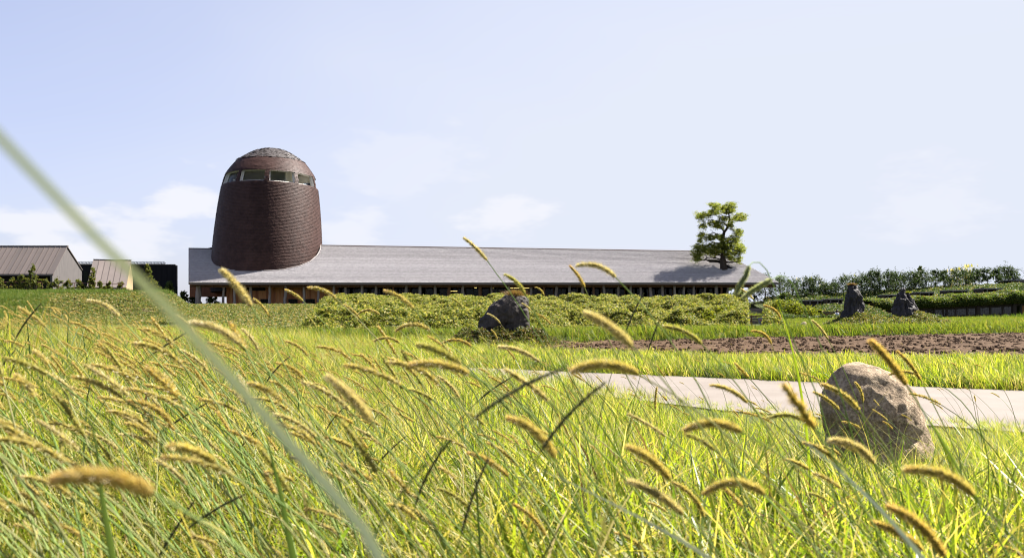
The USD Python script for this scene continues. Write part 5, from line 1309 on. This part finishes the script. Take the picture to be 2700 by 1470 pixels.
def foxtail(name, label, head_c, ground, seed, nb=900, rad=0.0036, group=None, mats=("stalk", "head_core", "bristle"), blen=.0095, bw=.00055, origin=None, cls=None, leaf=True):
    o = np.asarray(ground, float) if origin is None else np.asarray(origin, float)
    if cls:
        t = UsdGeom.Xform(stage.CreateClassPrim(cls)); UsdGeom.Xform.Define(stage, cls); stage.GetPrimAtPath(cls).SetSpecifier(Sdf.SpecifierClass)
    else:
        t = thing(name, label, "foxtail grass", tuple(o), group=group)
    tang = head_c[1] - head_c[0]; tang /= np.linalg.norm(tang)
    st = stem_curve(ground, head_c[0], tang)
    sm_ = tube(st, np.linspace(0.0020, 0.0011, len(st)), 5)
    part(t, "stem", sm_, mats[0], True, tint=np.full(len(sm_[0]), (seed * 0.37) % 1), origin=o)
    core, ct, br, bt = head_mesh(head_c, rad, nb, seed, blen, bw)
    hd = part(t, "seed_head", core, mats[1], True, tint=ct, origin=o)
    part(hd, "bristle", br, mats[2], tint=bt, origin=o, kind="stuff")
    return t
def arc_px(tip, base, y, bulge, dz, n=16):
    """Curve from base to tip through 3-D points that appear at those picture positions (display scale) at distance y."""
    k = 1.0485
    a, b = at(base[0] * k, base[1] * k, y), at(tip[0] * k, tip[1] * k, y + dz)
    d = b - a
    up = np.array([-d[2], 0, d[0]]) if d[0] > 0 else np.array([d[2], 0, -d[0]])
    m = (a + b) / 2 + up * bulge * 2
    t = np.linspace(0, 1, n)[:, None]
    return (1 - t) ** 2 * a + 2 * t * (1 - t) * m + t ** 2 * b
heroes = [  # tip, base, bulge, label
    ((1165, 597), (1225, 655), .04, "tallest golden foxtail, its head against the sky above the roof"),
    ((1448, 668), (1548, 697), .14, "arching golden foxtail in front of the roof, right one of a close pair"),
    ((1432, 667), (1470, 722), .05, "straight golden foxtail in front of the roof, left one of a close pair"),
    ((1268, 690), (1320, 738), .10, "golden foxtail just above the grass cap of the overhanging rock"),
    ((965, 730), (1040, 775), .08, "thick golden foxtail crossing the top of the shrub bank left of the overhanging rock"),
    ((1345, 722), (1368, 742), .16, "small foxtail right of the overhanging rock's grass cap"),
    ((556, 678), (632, 770), .04, "long straight golden foxtail before the shaded left end of the roof"),
    ((637, 750), (678, 797), .07, "golden foxtail beside the cedar wall's left low window"),
    ((775, 723), (845, 750), .10, "golden foxtail in front of the right part of the cedar wall"),
    ((716, 728), (762, 756), .06, "golden foxtail in front of the middle of the cedar wall"),
    ((897, 793), (955, 790), .22, "small arching foxtail on the shrub bank above the bank's left end"),
    ((1030, 918), (1180, 940), .09, "large golden foxtail, lower one of a crossing pair left of the path's start"),
    ((1047, 866), (1160, 915), .07, "large golden foxtail, upper one of a crossing pair left of the path's start"),
    ((1435, 935), (1605, 940), .13, "large arching golden foxtail lying across the path edge in the middle"),
    ((1252, 872), (1357, 910), .09, "pale thick foxtail below the overhanging rock's mound"),
    ((1665, 820), (1765, 865), .10, "golden foxtail over the lawn strip right of the middle"),
    ((1890, 832), (1940, 865), .18, "fat backlit foxtail over the left end of the ploughed field"),
    ((2188, 855), (2280, 968), .03, "long upright backlit foxtail directly right of the boulder's top"),
    ((2255, 882), (2315, 955), .05, "backlit foxtail, right one of two standing over the boulder's right side"),
    ((2235, 942), (2305, 940), .10, "short foxtail leaning behind the two upright ones over the boulder"),
    ((130, 1205), (388, 1240), .10, "huge out-of-focus golden foxtail at the lower left"),
    ((320, 1008), (430, 1060), .12, "golden foxtail right of and above the huge blurred one at left"),
    ((300, 1092), (385, 1125), .12, "golden foxtail between the huge blurred one and the pale blade"),
    ((820, 945), (935, 1060), .05, "pale golden foxtail sloping down in the middle left meadow"),
    ((1100, 945), (1155, 1000), .08, "pale foxtail below the crossing pair left of the path"),
    ((1275, 1050), (1395, 1150), .12, "large golden foxtail curving down in the very middle of the meadow"),
    ((1720, 1082), (1865, 1085), .14, "arching golden foxtail left of the boulder's foot"),
    ((1785, 968), (1880, 1012), .10, "golden foxtail over the path left of the boulder"),
    ((1928, 1052), (2035, 1065), .14, "arching golden foxtail touching the boulder's left foot"),
    ((2065, 965), (2160, 1030), .08, "golden foxtail in front of the boulder's left face"),
    ((2045, 985), (2110, 1030), .06, "smaller foxtail at the boulder's left edge"),
    ((2150, 960), (2170, 1010), .10, "short upright foxtail in front of the boulder's middle"),
    ((1575, 1122), (1685, 1205), .08, "golden foxtail in the right middle, upper one of four bent heads"),
    ((1578, 1208), (1718, 1292), .06, "long golden foxtail in the right middle, lower one of four bent heads"),
    ((1690, 1212), (1770, 1298), .12, "curved golden foxtail right of the four bent heads' centre"),
    ((1770, 1242), (1925, 1242), .20, "strongly arched golden foxtail at the lower right middle"),
    ((1660, 1170), (1675, 1240), .04, "upright foxtail between the bent heads in the right middle"),
    ((1815, 1235), (1838, 1285), .04, "upright foxtail under the strongly arched head at lower right"),
    ((2275, 1182), (2450, 1245), .13, "big arching foxtail at the right below the boulder"),
    ((2232, 1272), (2375, 1398), .10, "huge blurred foxtail in the lower right corner region"),
    ((2190, 1312), (2320, 1382), .07, "blurred foxtail left of the huge one at lower right"),
    ((2085, 1108), (2200, 1165), .14, "blurred pale-tipped foxtail below the boulder"),
    ((2020, 1112), (2110, 1162), .06, "golden foxtail below and left of the boulder"),
    ((1000, 1272), (1085, 1318), .10, "golden foxtail low in the centre left, lower one of two parallel heads"),
    ((1005, 1232), (1088, 1282), .08, "golden foxtail low in the centre left, upper one of two parallel heads"),
    ((1272, 1292), (1345, 1352), .10, "golden foxtail low in the centre, left one of two side by side"),
    ((1290, 1266), (1372, 1345), .09, "golden foxtail low in the centre, right one of two side by side"),
    ((1545, 1338), (1630, 1398), .10, "golden foxtail cut by the bottom edge right of centre"),
    ((1175, 1137), (1278, 1197), .08, "golden foxtail in the centre below the large curving one"),
    ((1100, 1227), (1185, 1282), .08, "golden foxtail in the centre foreground left of the two side by side"),
    ((1225, 1112), (1305, 1172), .06, "golden foxtail directly under the large curving one"),
    ((2500, 1372), (2590, 1412), .10, "foxtail cut by the bottom right corner"),
    ((1158, 1045), (1166, 1098), .03, "small hanging foxtail in the centre"),
    ((1652, 972), (1648, 1028), .03, "small upright foxtail at the near edge of the path"),
    ((1225, 788), (1258, 812), .08, "small golden foxtail in front of the overhanging rock's face"),
    ((1312, 762), (1335, 780), .06, "small golden foxtail at the overhanging rock's right side"),
    ((1470, 785), (1590, 870), .05, "long thin pinkish foxtail right of the overhanging rock"),
    ((1920, 768), (1963, 802), .16, "bright backlit foxtail in front of the stone steps"),
    ((2042, 805), (2082, 852), .05, "pale whitish foxtail over the lawn left of the rock spires"),
    ((45, 772), (115, 822), .04, "golden foxtail in front of the left hill near the left edge"),
    ((478, 812), (605, 865), .10, "thick golden foxtail just right of the pale blade"),
    ((220, 755), (300, 795), .10, "golden foxtail in front of the left hill's bare soil"),
    ((440, 790), (490, 840), .08, "golden foxtail left of the pale blade's middle"),
    ((718, 857), (775, 895), .10, "golden foxtail below the left end of the shrub bank"),
    ((995, 832), (1082, 830), .18, "arching golden foxtail at the foot of the shrub bank"),
    ((940, 858), (1005, 862), .18, "arching foxtail below the shrub bank's foot, left one"),
    ((1112, 862), (1185, 870), .16, "arching foxtail below the shrub bank's foot, right one"),
    ((770, 790), (795, 822), .04, "small straight foxtail left of the shrub bank's left end"),
    ((2220, 1058), (2245, 1078), .05, "tiny reddish foxtail low on the boulder's face"),
    ((1855, 722), (1895, 752), .05, "pale golden foxtail behind the crossing green heads near the roof's right end"),
    ((1130, 748), (1162, 770), .08, "small foxtail over the middle of the shrub bank"),
    ((865, 765), (905, 800), .06, "foxtail over the left part of the shrub bank"),
    ((1355, 790), (1385, 815), .06, "small foxtail right of the overhanging rock"),
    ((1205, 845), (1225, 862), .06, "small foxtail over the overhanging rock's mound, left"),
    ((1235, 828), (1250, 852), .08, "small foxtail over the overhanging rock's mound, middle"),
]
rh = np.random.default_rng(2024)
for k, (tip, base, bulge, lab) in enumerate(heroes):
    plen = math.hypot(tip[0] - base[0], tip[1] - base[1]) * 1.0485
    Lm = 0.080 * rh.uniform(.9, 1.1)
    y = max(0.48, Lm * FPX / plen)
    y = min(y, 4.6)
    c = arc_px(tip, base, y, bulge, rh.uniform(-.012, .012))
    hgt = c[0][2] - float(H(c[0][0], y))
    gx, gy = c[0][0] + hgt * rh.uniform(.28, .75), y + rh.uniform(-.02, .22)
    near_ = y < 1.3
    bm = "bristle_straw" if ("pale" in lab or "pink" in lab) else ("bristle_rust" if ("red" in lab or "huge" in lab or "backlit" in lab) else ["bristle", "bristle", "bristle_rust", "bristle_green", "bristle", "bristle_straw"][int(rh.integers(6))])
    foxtail("foxtail", lab, c, (gx, gy, float(H(gx, gy)) - .02), 3000 + k, mats=("stalk", "head_core", bm), nb=1700 if near_ else 700, rad=.0029 if near_ else .0027, bw=.0004 if near_ else .0006, blen=.0085 if near_ else .0070)
# two green heads crossing near the roof's right end
for k, (hp_, sp_, y, lab) in enumerate([([(1884, 668), (1876, 692), (1862, 715), (1850, 740)], [(2060, 1010), (2005, 880), (1960, 760), (1936, 695), (1917, 663), (1902, 657), (1890, 661), (1884, 668)], 1.3, "green drooping foxtail with a hooked stem before the roof's right end"),
                                        ([(1940, 702), (1916, 716), (1890, 732), (1868, 749)], [(2120, 1010), (2060, 860), (2010, 750), (1985, 702), (1965, 693), (1940, 702)], 1.25, "pale green foxtail crossing in front of the hooked one")]):
    c = spline(np.array([at(a * 1.0485, b * 1.0485, y) for a, b in hp_]), 16)
    S = np.array([at(a * 1.0485, b * 1.0485, y + .15 * (1 - i / (len(sp_) - 1))) for i, (a, b) in enumerate(sp_)])
    g = np.array([S[0][0] + .12, S[0][1] + .05, 0]); g[2] = float(H(g[0], g[1])) - .02
    t = thing("green_foxtail", lab, "foxtail grass", tuple(g))
    sm_ = tube(spline(np.vstack([g, S]), 30), np.linspace(.0018, .0008, 30), 5)
    part(t, "stem", sm_, "stalk", True, tint=np.full(len(sm_[0]), .05), origin=g)
    core, ct, br, bt = head_mesh(c, .0022, 900, 3300 + k, .0062, .00045)
    hd = part(t, "seed_head", core, "green_bristle", True, tint=ct * .4, origin=g)
    part(hd, "bristle", br, "green_bristle", tint=bt, origin=g, kind="stuff")
# dark slender spikes
spikes = [((1525, 960), (1360, 1135), "long dark slender seed spike slanting up to the right in the middle of the meadow"), ((1135, 1105), (1045, 1270), "dark slender seed spike left of the meadow's centre, steeper than the others"), ((1228, 1150), (1160, 1340), "long dark steep seed spike in the lower centre"),
          ((1420, 925), (1195, 1050), "long dark bent spike just under the path's left end"), ((1292, 945), (1205, 1005), "short dark spike under the long bent one by the path"), ((1022, 1095), (945, 1170), "dark seed spike in the centre left"), ((470, 835), (380, 892), "dark seed spike crossing the pale blade's upper part"),
          ((525, 1010), (428, 1070), "dark seed spike right of the foxtail pair at left"), ((658, 1070), (598, 1138), "dark seed spike just right of the pale blade"), ((770, 1184), (698, 1248), "dark seed spike low, right of the pale blade"), ((105, 762), (40, 850), "dark seed spike at the upper left of the meadow"), ((38, 880), (0, 925), "dark seed spike at the left edge"),
          ((730, 895), (670, 960), "dark seed spike in front of the path's far left end"), ((878, 1015), (820, 1080), "dark seed spike in the left centre"), ((490, 1255), (400, 1395), "blurred dark spike at the lower left"), ((620, 1240), (470, 1330), "blurred dark spike beside the steeper one at the lower left"), ((1620, 735), (1575, 830), "pale grey spike left of the drooping trio before the shrub bank"), ((1660, 800), (1630, 880), "pale grey spike, right one of the trio before the shrub bank")]
for k, (tip, base, lab) in enumerate(spikes):
    plen = math.hypot(tip[0] - base[0], tip[1] - base[1]) * 1.0485
    y = max(0.55, 0.105 * FPX / plen)
    y = min(y, 2.6)
    c = arc_px(tip, base, y, rh.uniform(.0, .06), rh.uniform(-.02, .02), 20)
    hgt = c[0][2] - float(H(c[0][0], y))
    gx, gy = c[0][0] - hgt * rh.uniform(.05, .35), y + rh.uniform(0, .15)
    o = (gx, gy, float(H(gx, gy)) - .02)
    t = thing("seed_spike", lab, "grass spike", o)
    tang = (c[1] - c[0]) / np.linalg.norm(c[1] - c[0])
    sm_ = tube(stem_curve(o, c[0], tang), np.linspace(.0014, .0008, 14), 5)
    part(t, "stem", sm_, "stalk", True, tint=np.full(len(sm_[0]), .1), origin=o)
    core, ct, br, bt = head_mesh(c, .0017, 160, 3400 + k, .0035, .0006)
    part(t, "spikelets", join([core, br]), "spike_seed", tint=np.concatenate([ct, bt]), origin=o)
# broad blades close to the lens
def blade_thing(name, label, pts, width, m_, tint, wprof=None):
    P = spline(np.array(pts, float), 24)
    tg = np.gradient(P, axis=0); tg /= np.linalg.norm(tg, axis=1, keepdims=True)
    s = np.cross(tg, np.array([0.15, 1.0, .1])); s /= np.linalg.norm(s, axis=1, keepdims=True)
    w = width * np.interp(np.linspace(0, 1, 24), [0, .3, .75, 1], wprof or [.7, 1, .8, .08]) / 2
    nrm = np.cross(s, tg)
    v = np.stack([P - s * w[:, None], P + nrm * w[:, None] * .35, P + s * w[:, None]], 1).reshape(-1, 3)
    i = np.arange(23)[:, None] * 3
    f = np.vstack([i + [0, 1, 4], i + [0, 4, 3], i + [1, 2, 5], i + [1, 5, 4]])
    t = thing(name, label, "grass blade", tuple(P[0]))
    part(t, "blade", (v, f), m_, True, tint=np.full(len(v), tint), origin=P[0])
D = lambda u, v, y: at(u * 1.0485, v * 1.0485, y)
blade_thing("grass_blade", "broad pale blurred grass blade slanting across the whole left half", [(0.04, .46, .42), D(960, 1402, .34), D(800, 1195, .325), D(640, 1015, .31), D(480, 838, .285), D(340, 690, .26), D(180, 540, .235), D(0, 345, .215), D(-200, 140, .20)], .0062, "pale_blade", .4, [.9, 1, .85, .5])
blade_thing("grass_blade", "long pale stalk slanting down through the lower middle right", [(0.62, .95, .27), D(1810, 1420, .9), D(1560, 1275, .92), D(1350, 1175, .95)], .006, "pale_blade", .9)
blade_thing("grass_blade", "pale blurred stalk left of the boulder's foot", [(.75, .9, .3), D(2260, 1330, .8), D(2110, 1180, .82), D(1960, 1060, .84)], .0065, "pale_blade", .2)
blade_thing("grass_blade", "broad dark green upright blade at left", [(-.42, 1.0, .27), D(255, 1240, .95), D(245, 1140, .96), D(228, 1060, .97), D(212, 1030, .98)], .012, "meadow_dark", .5)
blade_thing("grass_blade", "broad dark green upright blade just right of the pale one", [(-.24, 1.1, .27), D(708, 1250, 1.05), D(690, 1180, 1.05), D(668, 1090, 1.06), D(655, 1060, 1.06)], .012, "meadow_dark", .3)
blade_thing("grass_blade", "green stalk with broad leaf right of the boulder", [(1.75, 3.2, .1), D(2420, 1230, 3.0), D(2380, 1130, 3.0), D(2340, 1060, 3.0)], .03, "lawn_grass", .5)
blade_thing("grass_blade", "tall green blade in front of the lawn left of the boulder", [(.95, 2.6, .2), D(2010, 960, 2.4), D(1985, 850, 2.4), D(1955, 760, 2.4)], .009, "meadow_green", .4)
# pale yellow pebble-like flower heads
# the rest of the foxtails: copies of six plants
classes = []
rg = np.random.default_rng(5)
for k in range(10):
    hgt = .50
    a0 = rg.uniform(.45, 1.05)                      # angle of the head's base from vertical, leaning to -x
    Lh = rg.uniform(.055, .088)
    bend = rg.uniform(.05, .95)
    an = a0 + np.linspace(0, 1, 14) * bend
    st = np.cumsum(np.column_stack([-np.sin(an), rg.normal(0, .08) * np.ones(14), np.cos(an)]) * Lh / 13, 0)
    c = np.array([-.32 * rg.uniform(.6, 1.4), 0, hgt]) + st - st[0]
    cls = f"/World/Looks/foxtail_plant_{k:03d}" if False else f"/foxtail_plant_{k}"
    foxtail("foxtail", "", c, (0, 0, -.02), 3600 + k, nb=320, rad=.0027 * rg.uniform(.8, 1.15), blen=.0068, bw=.0008, origin=(0, 0, 0), cls=cls, mats=("stalk", "head_core", ["bristle", "bristle_rust", "bristle", "bristle_green", "bristle_straw", "bristle", "bristle_rust", "bristle", "bristle_green", "bristle_straw"][k]))
    classes.append(cls)
rg = np.random.default_rng(31)
cand = []
while len(cand) < 1900:
    y = 1.0 + 15 * rg.random() ** 1.15
    x = rg.uniform(-.68 * y - .1, .66 * y)
    dens = np.interp(x / y, [-.66, -.3, -.05, .2, .6], [1.0, .9, .42, .17, .09])
    if y > 8:
        dens *= .9 if x < 0 else .5
    if rg.random() > dens or meadow_q(x, y) < MEADOW_EDGE + .2:
        continue
    cand.append((x, y))
cand = np.array(cand)
cand = cand[np.argsort(cand[:, 1])]
NI = 225
def fox_scale(n):
    return np.clip(rg.normal(.95, .2, n), .55, 1.35)
sc_, yw = fox_scale(len(cand)) * np.interp(cand[:, 0], [-4, -.5], [1.14, 1.0]), rg.normal(0, .45, len(cand))
gz = H(cand[:, 0], cand[:, 1])
pc = rg.integers(len(classes), size=NI)
hz = gz[:NI] + .5 * sc_[:NI] * .92
hu = (cand[:NI, 0] - .32 * sc_[:NI]) / cand[:NI, 1] * FPX + U0
cols_ = [(340, "before the left hill"), (660, "below the tower's left side"), (960, "below the domed tower and cedar wall"), (1250, "before the left half of the shrub bank"), (1600, "below the overhanging rock"), (2050, "before the path's middle stretch"), (9999, "on the boulder's side")]
rows_ = [(2.6, "nearest row"), (4.0, "second row"), (5.4, "third row"), (99, "far row")]
cell = {}
for k in np.argsort(hu):
    c_ = next(n for lim, n in cols_ if hu[k] < lim); r_ = next(n for lim, n in rows_ if cand[k, 1] < lim)
    cell.setdefault((c_, r_), []).append(k)
crowd = {}
for (c_, r_), ks in cell.items():
    for i, k in enumerate(ks):
        o_ = ordn[i] if i < len(ordn) else f"{i + 1}th"
        crowd[k] = f"golden foxtail {c_}, {o_} from left, {r_}"
for k in range(NI):
    x, y = cand[k]
    t = thing("foxtail", crowd[k], "foxtail grass", (x, y, gz[k]), rz=math.degrees(yw[k]), group="golden foxtails nodding in the meadow grass")
    t.AddScaleOp().Set(Gf.Vec3f(float(min(1.15, sc_[k]) * rg.uniform(.95, 1.05)), float(min(1.15, sc_[k])), float(sc_[k] * .92)))
    t.GetPrim().GetReferences().AddInternalReference(classes[pc[k]])
    t.GetPrim().SetInstanceable(True)
pro = []
for k in range(10):
    c_ = stage.GetPrimAtPath(classes[k])
    vs, fs, ts, n = [], [], [], 0
    for m in Usd.PrimRange(c_, Usd.PrimAllPrimsPredicate):
        if m.GetTypeName() == "Mesh":
            g = UsdGeom.Mesh(m)
            v = np.array(g.GetPointsAttr().Get()); f = np.array(g.GetFaceVertexIndicesAttr().Get()).reshape(-1, 3)
            tt = np.array(UsdGeom.PrimvarsAPI(m).GetPrimvar("tint").Get())
            if m.GetName() == "stem":
                tt = tt * 0 + 0.02
            vs.append(v); fs.append(f + n); ts.append(tt); n += len(v)
    pro.append((np.vstack(vs), np.vstack(fs), np.concatenate(ts)))
rest = np.arange(NI, len(cand))
scatter("foxtail_mass", pro, np.column_stack([cand[rest], gz[rest]]), yw[rest], np.column_stack([sc_[rest], sc_[rest], sc_[rest] * .92]), "farther foxtails massed in the meadow grass towards the path and left bank", "foxtail grass", ["foxtail_far"], seed=14)
# foxtails on the verge beyond the path
x, y, r = area(2200, -14, 14, 11, 28, 401, lambda x, y, r: in_view(x, y) & (road_q(x, y) < -.2) & (y < field_near(x) - .2) & (r.random(len(x)) < np.interp(x, [-8, 0, 10], [.9, .45, .12])))
scatter("verge_foxtails", pro, np.column_stack([x, y, H(x, y)]), r.normal(0, .5, len(x)), r.uniform(.55, .85, len(x)), "small foxtails standing in the verge beyond the path", "foxtail grass", ["foxtail_far"], seed=15)
# dry straws leaning everywhere
x, y = rg.uniform(-3.2, 3.2, 900), rg.uniform(.6, 5, 900)
ok = (np.abs(x) < .66 * y + .2) & (road_q(x, y) > MEADOW_EDGE)
x, y = x[ok], y[ok]
straws = [mclump(3, 950 + k, .03, .3, .62, .0018, .003, .55, .5) for k in range(5)]
scatter("dry_straws", straws, np.column_stack([x, y, H(x, y)]), rg.uniform(0, 6.28, len(x)), rg.uniform(.8, 1.15, len(x)), "bleached dry straws and bent stalks lying through the meadow grass", "grass", ["meadow_straw"], seed=16)
